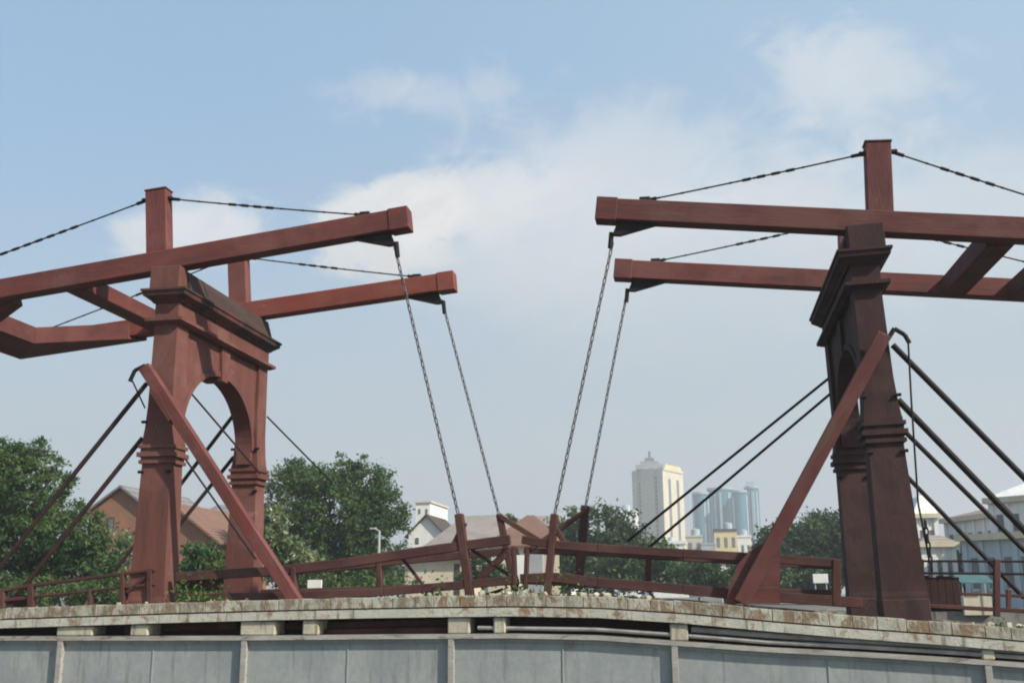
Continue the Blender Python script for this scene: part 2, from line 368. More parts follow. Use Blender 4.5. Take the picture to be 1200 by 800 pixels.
# girder: web, flanges, stiffeners
gp = [(-60, 746), (0, 745), (150, 745), (300, 744.5), (450, 743), (600, 742), (700, 744), (800, 751), (900, 758), (1000, 763), (1100, 769), (1200, 776), (1290, 783)]
GT = [(at(x, y, YK).x, at(x, y, YK).z) for x, y in gp]
def gz(x):
    for (a, za), (b, zb) in zip(GT, GT[1:]):
        if x <= b: return za+(zb-za)*(x-a)/(b-a)
    return GT[-1][1]
GB = -1.75
bm = bmesh.new(); rows = []
for (x, z) in GT: rows.append([bm.verts.new((x, y_, z_)) for y_, z_ in ((-.75, z-.05), (-.75, GB), (-.72, GB), (-.72, z-.05))])
for a, b in zip(rows, rows[1:]):
    for i in range(4): bm.faces.new((a[i], a[(i+1) % 4], b[(i+1) % 4], b[i]))
bmesh.ops.recalc_face_normals(bm, faces=bm.faces); mesh_obj('girder_web', bm, 'girder', span)
sweep('top_flange', [(-.84, -.065), (-.40, -.065), (-.40, 0), (-.84, 0)], GT, 'flange', span)
sweep('bottom_flange', [(-.84, 0), (-.40, 0), (-.40, .05), (-.84, .05)], [(GT[0][0], GB-.05), (GT[-1][0], GB-.05)], 'flange', span)
sweep('cover_strip', [(-.775, -.12), (-.751, -.12), (-.751, -.067), (-.775, -.067)], GT, 'girder', span)
for px in (-15, 73, 180, 288, 408, 530, 660, 791, 970, 1155):
    q = at(px, 770, -.73); big = px in (73, 288, 530, 791, 1155, -15)
    if big: box('stiffener', (q.x-.045, -.835, GB), (q.x+.045, -.752, gz(q.x)-.066), 'flange', span, .004)
    else: box('web_seam', (q.x-.012, -.762, GB), (q.x+.012, -.751, gz(q.x)-.125), 'girder', span, .002)
for x in np.arange(GT[0][0]+.2, GT[-1][0], 1.07):
    for z in (.62,):
        pass
# cream bearing blocks between flange and edge stones
for a, b in ((66, 108), (152, 173), (281, 322), (354, 373), (524, 550), (578, 592), (785, 806), (1148, 1163), (-60, -30)):
    p, q = at(a, 735, YK), at(b, 735, YK); xm = (p.x+q.x)/2
    box('bearing_block', (p.x, YK+.01, gz(xm)+.002), (q.x, -.35, ztop(xm)-KH-.012), 'block', span, .02)
# dark timbers, pipes in the gap
path_tube('service_pipe', [at(x, y, -.74) for x, y in ((560, 735), (700, 737), (800, 744), (900, 752), (1000, 757), (1100, 763), (1200, 770), (1280, 777))], .03, 'pipe', span)
path_tube('service_pipe', [at(x, y, -.70) for x, y in ((810, 737), (900, 744), (1000, 750), (1100, 756), (1200, 763), (1280, 770))], .045, 'pipe', span)
for (a, b, yy_) in (((300, 735), (525, 729), -.35), ((370, 741), (525, 738), -.5), ((176, 733), (278, 731), -.3), ((-60, 735), (62, 733), -.3)):
    bar('cross_timber', at(a[0], a[1], yy_), at(b[0], b[1], yy_), .12, .10 if a[0] != 176 else .17, 'rail', span)
sweep('gap_shade_sheet', [(-.30, -1.3), (-.16, -1.3), (-.16, -.302), (-.30, -.302)], KT, 'dark_board', span)  # dark sheet added behind the gap, its colour standing in for shade
# floor beams of the moving leaves
for x in np.arange(.6, 11.2, .8):
    box('floor_beam', (x-.08, -.158, ztop(x)-.48), (x+.08, 4.2, ztop(x)-.302), 'rail', span)

# ------------------------------------------------------------------ portals
YN, YF = 0.0, 3.5                           # planes of the near and far balance beams
def portal(ax, s, label, mats, sideword):
    """s=+1: left portal (its inner side faces +x); s=-1 mirrored"""
    pm, tm = mats
    t = thing('portal_tower', (ax, YN, -.6), label, 'bridge tower', 'portal towers of the drawbridge')
    def fx(a, b): return (ax+s*a, ax+s*b) if s > 0 else (ax+s*b, ax+s*a)
    for (ya, yb, od) in ((-.27, .17, -1), (YF-.17, YF+.27, 1)):
        def sec(z, hw, dy, off=0.):
            a, b = fx(-hw+off, hw+off); return (z, a, b, ya-dy, yb+dy)
        bm = bmesh.new()
        stack(bm, [sec(-.72, .325, .03, 0), sec(.10, .32, .03, 0), sec(.16, .315, .02, 0), sec(.9, .295, .015, 0), sec(2.34, .255, 0), ])
        stack(bm, [sec(2.72, .275, .01), sec(2.95, .25, 0), sec(3.35, .225, 0, .0), sec(4.76, .21, -.005, .0)])
        p_ = mesh_obj('pier', bm, pm, t)
        bm = bmesh.new()
        for (z0, z1, e) in ((2.341, 2.40, .045), (2.401, 2.455, .02), (2.456, 2.53, .075), (2.531, 2.60, .03), (2.601, 2.66, .06), (2.661, 2.719, .025)):
            h = .255+e; stack(bm, [sec(z0, h, e), sec(z1, h, e)])
        mesh_obj('capital', bm, pm, t)
        # bolts and tie plates on the pier
        for zz in (3.05, 2.2):
            for sx in (-1, 1):
                bm = bmesh.new(); bm_tube(bm, (ax+sx*.21, ya-.025, zz), (ax+sx*.30, ya-.025, zz), .026, 8); mesh_obj('tie_bolt', bm, 'dark_iron', t)
        # plinth moulding
        a, b = fx(-.335, .335); box('plinth', (a, ya-.045, -.70), (b, yb+.045, .05), pm, t, .015)
        a, b = fx(-.36, .20); box('bearing_post', (a, -.28, 5.38), (b, .02, 5.82), pm, t, .012) if od < 0 else None
    # arched screen between the piers
    y0, y1 = .171, YF-.171; cy = (y0+y1)/2; ry = (y1-y0)/2-.10; zs = 3.0; rz = 1.20
    bm = bmesh.new(); n = 28; xa, xb = fx(-.15, .15)
    arc = [(cy-ry*math.cos(math.pi*i/n), zs+rz*math.sin(math.pi*i/n)) for i in range(n+1)]
    arc = [(arc[0][0], 2.73)] + arc + [(arc[-1][0], 2.73)]
    top = [(y0+(y1-y0)*i/(len(arc)-1), 4.76) for i in range(len(arc))]
    top[0] = (y0, 4.76); top[-1] = (y1, 4.76)
    F_ = []; 
    for xx in (xa, xb): F_.append(([bm.verts.new((xx, a, b)) for a, b in arc], [bm.verts.new((xx, a, b)) for a, b in top]))
    for k_, (A, T) in enumerate(F_):
        for i in range(len(A)-1): bm.faces.new((A[i], A[i+1], T[i+1], T[i]))
        for (yy2, idx) in ((y0, 0), (y1, -1)):
            v = bm.verts.new(((xa, xb)[k_], yy2, 2.73)); bm.faces.new((A[idx], T[idx], v))
    (A, T), (B, S) = F_
    for i in range(len(A)-1): bm.faces.new((A[i], A[i+1], B[i+1], B[i])); bm.faces.new((T[i], T[i+1], S[i+1], S[i]))
    bm.faces.new((A[0], B[0], *[v for v in []], bm.verts.new((xb, y0, 2.731)), bm.verts.new((xa, y0, 2.731))))
    bm.faces.new((A[-1], B[-1], bm.verts.new((xb, y1, 2.731)), bm.verts.new((xa, y1, 2.731))))
    bmesh.ops.recalc_face_normals(bm, faces=bm.faces)
    mesh_obj('arch_screen', bm, pm, t)
    # raised archivolt strip and keystone
    for side in (-1, 1):
        bm = bmesh.new(); xf = ax+side*.151
        for i in range(n):
            a0, a1 = math.pi*i/n, math.pi*(i+1)/n
            P = []
            for a in (a0, a1):
                for e in (.0, .10): P.append((cy-(ry+e)*math.cos(a), zs+(rz+e)*math.sin(a)))
            q0, q1, q2, q3 = P[0], P[1], P[3], P[2]
            o = [bm.verts.new((xf, q[0], q[1])) for q in (q0, q1, q2, q3)]; o2 = [bm.verts.new((xf+side*.03, q[0], q[1])) for q in (q0, q1, q2, q3)]
            bm.faces.new(o2)
            for kk in range(4): bm.faces.new((o[kk], o[(kk+1) % 4], o2[(kk+1) % 4], o2[kk]))
        bmesh.ops.recalc_face_normals(bm, faces=bm.faces)
        mesh_obj('archivolt', bm, pm, t)
    bm = bmesh.new(); a, b = fx(-.21, .21)
    stack(bm, [(4.12, a, b, cy-.12, cy+.12), (4.74, a, b, cy-.19, cy+.19)]); mesh_obj('keystone', bm, pm, t)
    # entablature: lower moulding, frieze, stepped crown
    def band(z0, z1, e0, e1): 
        a0, b0 = fx(-.22-e0, .22+e0); a1, b1 = fx(-.22-e1, .22+e1)
        return [(z0, a0, b0, -.27-e0, YF+.27+e0), (z1, a1, b1, -.27-e1, YF+.27+e1)]
    bm = bmesh.new()
    for args in ((4.762, 4.80, .03, .10), (4.802, 4.86, .12, .12)): stack(bm, band(*args))
    mesh_obj('lower_moulding', bm, pm, t)
    bm = bmesh.new(); stack(bm, band(4.862, 5.14, .0, .0)); mesh_obj('frieze', bm, pm, t)
    bm = bmesh.new()
    for args in ((5.142, 5.19, .03, .07), (5.192, 5.25, .08, .15), (5.252, 5.33, .165, .18), (5.332, 5.37, .20, .20)): stack(bm, band(*args))
    mesh_obj('crown_cornice', bm, tm, t)
    bm = bmesh.new(); a, b = fx(-.34, .30); c_, d_ = fx(-.34, .18)
    stack(bm, [(5.372, a, b, .022, YF+.25), (5.80, c_, d_, .022, YF+.25)]); mesh_obj('top_board', bm, 'roofboard', t)
    return t
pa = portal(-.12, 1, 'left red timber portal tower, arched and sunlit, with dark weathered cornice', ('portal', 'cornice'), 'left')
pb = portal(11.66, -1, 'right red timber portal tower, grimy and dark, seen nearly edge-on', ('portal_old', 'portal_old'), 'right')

# the right tower leans: its foot stands further out than its head
S_ = Matrix.Translation((11.66, 0, 3.2)) @ Matrix.Rotation(-.032, 4, 'Y') @ Matrix.Translation((-11.66, 0, -3.2))
for o in list(COL.objects):
    if o.parent is pb: o.matrix_basis = S_ @ o.matrix_basis
def tube_part(name, a, b, r, parent, mat='rod'): return rod(name, a, b, r, mat, parent)
# props on the water side
bar('prop', at(170, 430, -.46), at(352, 712, -.46), .20, .16, 'beam', pa, upv=Vector((0, 1, 0)))
bar('prop', at(1036, 392, -.46), at(868, 706, -.46), .22, .16, 'beam_old', pb, upv=Vector((0, 1, 0)))
for P_, pts in ((pa, ((152, 447), (158, 434), (170, 428), (178, 440))), (pb, ((1040, 398), (1048, 385), (1060, 392), (1066, 402)))):
    bm = bmesh.new()
    for a, b in zip(pts, pts[1:]): bm_tube(bm, at(a[0], a[1], -.36), at(b[0], b[1], -.36), .036, 8)
    mesh_obj('hook_bracket', bm, 'dark_iron', P_)
q = at(868, 700, -.46)
bm = bmesh.new(); pts = [at(x, y, -.42) for x, y in ((850, 707), (856, 684), (864, 662), (878, 645), (898, 634), (914, 640), (914, 707))]
A = [bm.verts.new(p) for p in pts]; B = [bm.verts.new(p+Vector((0, .14, 0))) for p in pts]
bm.faces.new(A); bm.faces.new(B[::-1])
for i in range(7): bm.faces.new((A[i], B[i], B[(i+1) % 7], A[(i+1) % 7]))
bmesh.ops.recalc_face_normals(bm, faces=bm.faces); mesh_obj('prop_foot', bm, 'beam_old', pb)
# back stays, near and far
for a, b, y in (((172, 449), (-75, 757), -.15), ((167, 513), (20, 697), -.15), ((273, 487), (135, 668), YF+.1), ((274, 535), (150, 690), YF+.1)):
    tube_part('back_stay', at(a[0], a[1], y), at(b[0], b[1], y), .042, pa)
for a, b, y, r_ in (((1046, 404), (1290, 650), -.15, .048), ((1052, 468), (1275, 698), -.15, .052), ((1060, 505), (1268, 712), YF+.1, .045), ((1060, 555), (1200, 700), YF+.1, .042)):
    tube_part('back_stay', at(a[0], a[1], y), at(b[0], b[1], y), r_, pb, 'dark_iron')
# thin cables toward the leaves
for a, b, y in (((214, 449), (305, 555), .6), ((214, 533), (300, 655), .6), ((313, 488), (390, 566), YF+.3)):
    tube_part('guy_cable', at(a[0], a[1], y), at(b[0], b[1], y), .018, pa, 'dark_iron')
for a, b in (((975, 440), (735, 634)), ((978, 457), (752, 648))):
    tube_part('guy_cable', at(a[0], a[1], YF+.2), at(b[0], b[1], YF+.2), .026, pb, 'dark_iron')
path_tube('hanging_cable', [at(x, y, -.3) for x, y in ((1064, 396), (1068, 470), (1076, 590), (1088, 650))], .015, 'dark_iron', pb)
chain('hanging_chain', at(1084, 610, -.3), at(1092, 668, -.3), 'dark_iron', pb, .12, .05, .014)
tube_part('hanging_cable', at(155, 446, -.4), at(170, 478, -.4), .014, pa, 'dark_iron')

# ------------------------------------------------------------------ balance beam frames
TH = .145
def mid(p, q, x):
    t = (x-p.x)/(q.x-p.x); return p.lerp(q, t)
def beam_frame(label, tn, bn, tf, bf, mx, bmx, mats, hang_n, hang_f, sgn, masttop):
    t = thing('balance_beam_frame', (mx, YN, 5.8), label, 'balance beam', 'balance beam frames of the drawbridge')
    # tn/bn near tip and back pixel centres, tf/bf far ones
    Tn, Bn, Tf, Bf = at(*tn, YN), at(*bn, YN), at(*tf, YF), at(*bf, YF)
    for (T, B_, mt_) in ((Tn, Bn, mats[0]), (Tf, Bf, mats[1])):
        bm_o = bar('balance_beam', B_, T, .30, .37, mt_, t, .014, endblock=.34)
        d = (T-B_).normalized(); nrm = Vector((-d.z, 0, d.x)) if d.x > 0 else Vector((d.z, 0, -d.x))
        # iron saddle and hanger bracket under the tip
        bmk = bmesh.new(); u = d*-1
        P0 = T+u*.36-nrm*.20; P1 = T+u*1.02-nrm*.20; P2 = T+u*.42-nrm*.42; P3 = T+u*.30-nrm*.42
        for yo in (-.05, .05):
            pass
        A = [bmk.verts.new(p+Vector((0, -.06, 0))) for p in (P0, P1, P2, P3)]; B2 = [bmk.verts.new(p+Vector((0, .06, 0))) for p in (P0, P1, P2, P3)]
        bmk.faces.new(A); bmk.faces.new(B2[::-1])
        for i in range(4): bmk.faces.new((A[i], B2[i], B2[(i+1) % 4], A[(i+1) % 4]))
        bmesh.ops.recalc_face_normals(bmk, faces=bmk.faces)
        bm_tube(bmk, P3+Vector((.02*sgn, 0, .05)), P3+Vector((.05*sgn, 0, -.22)), .042, 8)
        mesh_obj('hanger_bracket', bmk, 'dark_iron', t)
    # masts, square to the beams
    top = []
    for (T, B_, yy2, mt_) in ((Tn, Bn, YN, mats[0]), (Tf, Bf, YF, mats[1])):
        c = mid(T, B_, mx); lean = masttop
        a = Vector((c.x+.0, yy2, c.z-.16)); bq = Vector((c.x+lean, yy2, c.z+1.36))
        bm = bmesh.new(); mtx, L = frame(a, bq, Vector((0, 1, 0)))
        bm_box(bm, 0, L, -.20, .20, -.13, .13, .012); bm_box(bm, L+.001, L+.035, -.215, .215, -.145, .145, .01)
        mesh_obj('mast', bm, mats[0] if yy2 == YN else 'beam', t, mtx)
        top.append(bq)
    # stay rods: mast top to beam tip, mast top to beam back
    for (T, B_, bq) in ((Tn, Bn, top[0]), (Tf, Bf, top[1])):
        hp = bq+Vector((0, 0, -.14)); fr = mid(T, B_, T.x-sgn*.80)+Vector((0, 0, .22))
        stay('stay_rod', hp+Vector((sgn*.22, 0, 0)), fr, t, (.33, .55))
        fl = bmesh.new(); bm_box(fl, -.09, .09, -.07, .07, -.05, .05, .01, Matrix.Translation(fr)); mesh_obj('stay_anchor', fl, 'dark_iron', t)
        bk = B_ + (T-B_).normalized()*.3+Vector((0, 0, .22))
        stay('stay_rod', hp-Vector((sgn*.22, 0, 0)), bk, t, (.25, .5))
        fl = bmesh.new()
        bm_box(fl, -.30, .30, -.055, .055, -.025, .025, .006, Matrix.Translation(hp)); mesh_obj('mast_collar', fl, 'dark_iron', t)
    # hangers (chains) down to the leaf
    for (a, b, y) in (hang_n, hang_f):
        chain('hanger_chain', at(*a, y), at(*b, y), 'chain', t)
    return t, Tn, Bn, Tf, Bf
fa, Tn, Bn, Tf, Bf = beam_frame('left balance beam frame tilted upward toward the centre, with chains and mast pair',
    (480, 257), (-180, 373), (533, 330), (25, 405), -.45, 0, ('beam', 'beam_bright'),
    ((462, 287), (537, 602), YN), ((518, 352), (585, 604), YF), 1, -.14)
# cross beams of the left frame
def crossbar(t, T, B_, T2, B2, x, w_, h_, mt_, dz=-.05, name='cross_beam'):
    a, b = mid(T, B_, x), mid(T2, B2, x)
    return bar(name, a+Vector((0, .155, dz)), b+Vector((0, -.155, dz)), w_, h_, mt_, t)
crossbar(fa, Tn, Bn, Tf, Bf, -2.15, .42, .30, 'beam')
kf = (Tf.z-Bf.z)/(Tf.x-Bf.x); ref = at(172, 399, YF+.15)
def on_soffit(px, py):
    d = fw*F + r2*(px-600) - u2*(py-400)      # bottom plane of the tilted frame
    return CAM + d*((ref.z-CAM.z-kf*(ref.x-CAM.x))/(d.z-kf*d.x))
wp = [on_soffit(*q_) for q_ in ((172, 399), (24, 421), (40, 402), (150, 397))]
bm = bmesh.new(); A = [bm.verts.new(p) for p in wp]; B = [bm.verts.new(p+Vector((0, 0, .34))) for p in wp]
bm.faces.new(A); bm.faces.new(B[::-1])
for i in range(4): bm.faces.new((A[i], A[(i+1) % 4], B[(i+1) % 4], B[i]))
bmesh.ops.recalc_face_normals(bm, faces=bm.faces); mesh_obj('counterweight_wedge', bm, 'beam', fa)
e0 = wp[1].copy(); e1 = wp[2].copy(); bm = bmesh.new(); ny = .17
q4 = [e1-Vector((.004, 0, 0)), e0+Vector((0, 0, 0)), Vector((e0.x, ny, e0.z)), Vector((e1.x-.004, ny, e1.z))]
A = [bm.verts.new(p) for p in q4]; B = [bm.verts.new(p+Vector((0, 0, .345))) for p in q4]
bm.faces.new(A[::-1]); bm.faces.new(B)
for i in range(4): bm.faces.new((A[i], A[(i+1) % 4], B[(i+1) % 4], B[i]))
bmesh.ops.recalc_face_normals(bm, faces=bm.faces); mesh_obj('cross_beam', bm, 'beam_old', fa)
bar('knee_brace', at(20, 350, .25), at(-45, 398, .7), .22, .26, 'beam_old', fa)
fb, Tn, Bn, Tf, Bf = beam_frame('right balance beam frame nearly level with mossy streaks, chains and mast pair',
    (700, 247), (1330, 277), (721, 316.5), (1330, 347), 11.93, 0, ('beam_old', 'beam'),
    ((718, 284), (650, 602), YN), ((735, 342), (686, 594), YF), -1, .07)
crossbar(fb, Tn, Bn, Tf, Bf, 13.75, .42, .34, 'beam_old')
crossbar(fb, Tn, Bn, Tf, Bf, 14.95, .5, .34, 'beam_old')

# ------------------------------------------------------------------ leaf railings
def pl(px_list, y): return [at(a, b, y) for a, b in px_list]
def rail_bars(t, pts, w_, h_, mt_, name):
    for a, b in zip(pts, pts[1:]): bar(name, a, b, w_, h_, mt_, t, .01)
def railing(name, label, y, uppers, lowers, posts, uh, lh, group):
    p0 = pl(uppers[0][:1], y)[0]
    t = thing(name, (p0.x, y, ztop(p0.x)), label, 'railing', group)
    for u in uppers: rail_bars(t, pl(u, y), .12, uh, 'rail', 'top_chord')
    for l in lowers: rail_bars(t, pl(l, y), .14, lh, 'rail', 'bottom_chord')
    for (a, b, w_) in posts: bar('post', at(*a, y), at(*b, y), w_, .155, 'rail', t, .01, upv=Vector((0, 1, 0)))
    return t
t = railing('leaf_railing', 'near railing of the left leaf, two rust-red chords rising to the centre', -.18,
    [[(207, 676), (330, 668), (400, 660), (500, 645), (598, 632)]], [[(207, 700), (340, 698), (450, 693), (530, 686), (607, 679)]],
    [((538, 602), (551, 700), .13), ((602, 640), (604, 690), .06), ((345, 664), (345, 704), .08)], .15, .13, 'railings of the bridge leaves')
bar('bracing_board', at(208, 684, -.1), at(262, 683, -.1), .03, .20, 'rail', t)
bar('wedge_brace', at(545, 612, -.18), at(528, 645, -.18), .08, .10, 'rail', t, upv=Vector((0, 1, 0)))
t = railing('leaf_railing', 'near railing of the right leaf, two rust-red chords falling to the right tower', -.18,
    [[(612, 632), (650, 638), (700, 642), (800, 648), (872, 652), (985, 660)]], [[(610, 678), (650, 676), (700, 682), (800, 690), (860, 696), (1010, 706)]],
    [((650, 602), (641, 700), .11), ((618, 640), (616, 690), .06), ((980, 655), (980, 710), .12)], .13, .15, 'railings of the bridge leaves')
bar('wedge_brace', at(646, 610, -.18), at(664, 640, -.18), .08, .10, 'rail', t, upv=Vector((0, 1, 0)))
for a_, b_, w_ in (((548, 640), (600, 676), .06), ((560, 678), (596, 640), .05), ((470, 652), (500, 690), .05), ((590, 690), (560, 700), .06)): bar('tie_strut', at(*a_, -.05), at(*b_, -.05), .05, w_, 'rail', t, upv=Vector((0, 1, 0)))
t = railing('leaf_railing', 'far railing of the left leaf behind the near chords', YF+.25,
    [[(300, 672), (400, 664), (500, 654), (608, 645)]], [[(300, 694), (450, 690), (608, 681)]],
    [((585, 602), (604, 694), .12), ((445, 658), (445, 694), .1)], .14, .12, 'railings of the bridge leaves')
bar('diagonal_arm', at(585, 604, YF+.2), at(648, 643, YF+.2), .1, .10, 'rail', t)
bar('diagonal_arm', at(592, 650, YF+.2), at(560, 680, YF+.2), .1, .10, 'rail', t)
t = railing('leaf_railing', 'far railing of the right leaf behind the near chords', YF+.25,
    [[(614, 645), (700, 648), (800, 654), (985, 664)]], [[(614, 681), (700, 685), (860, 691), (985, 694)]],
    [((686, 592), (678, 690), .16), ((760, 650), (760, 690), .1)], .11, .10, 'railings of the bridge leaves')
bar('diagonal_arm', at(684, 600, YF+.2), at(622, 643, YF+.2), .1, .09, 'rail', t)
# approach railing, left of the left tower
y = -.3
t = thing('approach_railing', (at(90, 690, y).x, y, -.1), 'low rust-red railing on the approach left of the sunlit tower', 'railing')
rail_bars(t, pl([(-40, 699), (35, 686), (182, 667)], y), .08, .055, 'rail', 'handrail')
rail_bars(t, pl([(40, 699), (182, 684)], y), .06, .045, 'rail', 'mid_rail')
rail_bars(t, pl([(-30, 705), (34, 700)], y), .06, .06, 'rail', 'mid_rail')
for a, b, w_ in (((37, 684), (37, 716), .11), ((144, 671), (144, 712), .08), ((176, 668), (176, 712), .09), ((106, 690), (106, 714), .06), ((4, 693), (4, 716), .08)):
    bar('post', at(*a, y), at(*b, y), w_, .10, 'rail', t, upv=Vector((0, 1, 0)))
bar('diagonal_strut', at(148, 694, y), at(176, 672, y), .05, .06, 'rail', t, upv=Vector((0, 1, 0)))
bar('panel', at(146, 696, y+.12), at(174, 695, y+.12), .03, .20, 'rail', t)
bar('panel', at(10, 704, y+.12), at(34, 703, y+.12), .03, .18, 'rail', t)
# approach railing, right of the right tower
y = -.1
t = thing('approach_railing', (at(1140, 690, y).x, y, -.3), 'black iron railing on the approach right of the dark tower', 'railing')
rail_bars(t, pl([(1076, 657), (1290, 658)], y), .05, .032, 'dark_iron', 'handrail')
rail_bars(t, pl([(1076, 671), (1290, 673)], y), .05, .035, 'dark_iron', 'mid_rail')
rail_bars(t, pl([(1076, 709), (1290, 720)], y), .08, .06, 'rail', 'bottom_rail')
rail_bars(t, pl([(1076, 693), (1290, 702)], YF), .06, .05, 'rail', 'far_rail')
for px_, w_, m_ in ((1080, .06, 'dark_iron'), (1168, .09, 'rail'), (1250, .08, 'rail')):
    bar('post', at(px_, 655, y), at(px_, 722, y), w_, .09, m_, t, upv=Vector((0, 1, 0)))
bar('post', at(1182, 690, YF), at(1182, 716, YF), .08, .07, 'beam', t, upv=Vector((0, 1, 0)))
bx = bmesh.new(); x = at(1064, 690, -.05).x; xe = at(1122, 690, -.05).x
while x < xe:
    ww = .10; bm_box(bx, x, x+ww, -.08, -.03, at(1090, 716, -.05).z, at(1090, 674, -.05).z+random.uniform(-.03, .02), .004); x += ww+.004
mesh_obj('board_panel', bx, 'dark_board', t)
# rubble, weeds at the foot of the rails
bm = bmesh.new()
for (a, b, n_) in ((556, 700, 30), (700, 760, 6), (140, 300, 8), (1120, 1200, 8)):
    for i in range(n_):
        px_ = random.uniform(a, b); p = at(px_, 700, -.45); s_ = random.uniform(.015, .05)
        mt = Matrix.Translation((p.x, random.uniform(-.6, -.25), ztop(p.x)+s_*.4)) @ Matrix.Rotation(random.uniform(0, 3), 4, (random.random(), random.random(), 1))
        bm_box(bm, -s_, s_, -s_*.7, s_*.7, -s_*.6, s_*.6, s_*.2, mt)
tag(mesh_obj('rubble', bm, 'block'), 'pale rubble and broken stones scattered along the bridge edge', 'rubble', kind='stuff')

# ------------------------------------------------------------------ trees
scn.cycles.filter_width = 2.0
def leaves_mesh(name, pts, size, mat, parent, droop=.2, elong=2.0, tone=None, mw=None):
    n = len(pts); pts = np.asarray(pts); sz = size*rng.uniform(.6, 1.35, n)
    d = rng.normal(size=(n, 3)); d[:, 2] -= droop; d /= np.linalg.norm(d, axis=1)[:, None]
    e = rng.normal(size=(n, 3)); s = np.cross(d, e); s /= np.linalg.norm(s, axis=1)[:, None]
    nn = np.cross(d, s); a = d*(sz*elong/2)[:, None]; b = s*(sz/2)[:, None]; c = nn*(sz*.12)[:, None]
    V_ = np.stack([pts-a, pts+b+c, pts+a, pts-b+c], 1).reshape(-1, 3)
    me = bpy.data.meshes.new(name); me.vertices.add(4*n); me.vertices.foreach_set('co', V_.astype(np.float32).ravel())
    me.loops.add(4*n); me.loops.foreach_set('vertex_index', np.arange(4*n, dtype=np.int32))
    me.polygons.add(n); me.polygons.foreach_set('loop_start', np.arange(0, 4*n, 4, dtype=np.int32))
    me.polygons.foreach_set('loop_total', np.full(n, 4, dtype=np.int32)); me.update(calc_edges=True)
    tn_ = np.clip(rng.beta(2, 2, n) if tone is None else tone, 0, 1); at_ = me.attributes.new('tone', 'FLOAT', 'FACE'); at_.data.foreach_set('value', tn_.astype(np.float32))
    me.materials.append(M[mat]); return link(bpy.data.objects.new(name, me), parent, mw or Matrix.Identity(4))
def crown_points(blobs, n_sprays, per, spray_r):
    """leaf clumps (sprays) scattered through ellipsoids, dense near the skin"""
    out = []; tone = []
    vol = np.array([b[3]*b[4]*b[5] for b in blobs])**(2/3); vol /= vol.sum()
    for b, f in zip(blobs, vol):
        k = int(n_sprays*f); d = rng.normal(size=(k, 3)); d /= np.linalg.norm(d, axis=1)[:, None]
        r = rng.uniform(.25, 1.06, k)**.45*rng.uniform(.80, 1.14, k)
        c = np.array(b[:3])+d*r[:, None]*np.array(b[3:6])
        for q in c:
            sr = spray_r*rng.uniform(.5, 1.4); m_ = int(per*rng.uniform(.5, 1.4))
            out.append(q+rng.normal(size=(m_, 3))*sr*np.array([.55, .55, .38])); tone.append(np.clip(rng.normal(.5, .2)+rng.normal(0, .16, m_), 0, 1))
    return np.concatenate(out), np.concatenate(tone)
def tree(name, label, px, Y, blobs, leaf, size, n_sprays, per, spray_r, group=None, trunk_r=.22, cat='tree', elong=2.0, limbs=True):
    """blobs: (px,py,rx_px,ry_px, dy metres) read off the photo at distance plane Y"""
    base = at(px, 700, Y); base.z = GZ; t = thing(name, base, label, cat, group); sc = (Y-CAM.y)/F
    bl = []
    for (bx_, by_, rx, ry, dy) in blobs:
        c = at(bx_, by_, Y); bl.append((c.x, c.y+dy, c.z, rx*sc, max(rx, ry)*sc*.85, ry*sc))
    P_, T_ = crown_points(bl, n_sprays, per, spray_r)
    P_ = P_-np.array(base); keep = P_[:, 2] > .1
    leaves_mesh('crown', P_[keep], size, leaf, t, tone=T_[keep], elong=elong, mw=Matrix.Translation(base))
    bm = bmesh.new(); top = sorted(bl, key=lambda b: -b[3]*b[5])[0]
    fork = Vector((base.x+(top[0]-base.x)*.3, base.y, base.z+max(.8, (top[2]-base.z)*.45)))
    prev = Vector(base)-Vector((0, 0, .1)); r = trunk_r
    for i in range(1, 5):
        q = Vector(base).lerp(fork, i/4)+Vector((random.uniform(-.06, .06), random.uniform(-.06, .06), 0)); bm_tube(bm, prev, q, r, 9, r*.88); prev = q; r *= .88
    if limbs:
        for b in bl:
            for k in range(4):
                e = Vector(b[:3])+Vector((random.uniform(-.6, .6)*b[3], random.uniform(-.6, .6)*b[4], random.uniform(-.3, .75)*b[5]))
                m1 = prev.lerp(e, .5)+Vector((random.uniform(-.2, .2), random.uniform(-.2, .2), .15)); bm_tube(bm, prev, m1, r*.55, 7, r*.35); bm_tube(bm, m1, e, r*.35, 6, r*.1)
                e2 = m1.lerp(e, .6)+Vector((random.uniform(-.4, .4)*b[3], random.uniform(-.4, .4)*b[4], .3*b[5])); bm_tube(bm, m1.lerp(e, .2), e2, r*.22, 5, r*.08)
    mesh_obj('trunk', bm, 'bark', t)
    return t
tree('broadleaf_tree', 'large feathery green tree at the left edge behind the stay rods', 40, 26,
     [(30, 570, 60, 58, 0), (-30, 600, 70, 80, 0), (85, 630, 52, 42, -.5), (30, 640, 80, 60, .5), (120, 655, 30, 34, 0), (0, 545, 40, 34, 0), (60, 692, 110, 22, 0)], 'leaf', .080, 1300, 50, .30, trunk_r=.3, elong=2.6)
tree('broadleaf_tree', 'rounded dense green tree right of the sunlit tower', 395, 45,
     [(400, 600, 72, 62, 0), (352, 590, 38, 54, -.5), (440, 620, 42, 58, 0), (380, 650, 70, 45, 0), (425, 565, 38, 30, 0), (350, 560, 28, 22, 0), (330, 640, 20, 40, 0), (400, 685, 90, 20, 0)], 'leaf', .105, 1500, 44, .42, trunk_r=.3)
tree('broadleaf_tree', 'dark green tree behind the right chain at the centre', 698, 75,
     [(698, 625, 46, 34, 0), (730, 645, 38, 26, 0), (665, 640, 30, 34, 0), (700, 665, 70, 28, 0)], 'leaf_dark', .18, 800, 30, .6, trunk_r=.3)
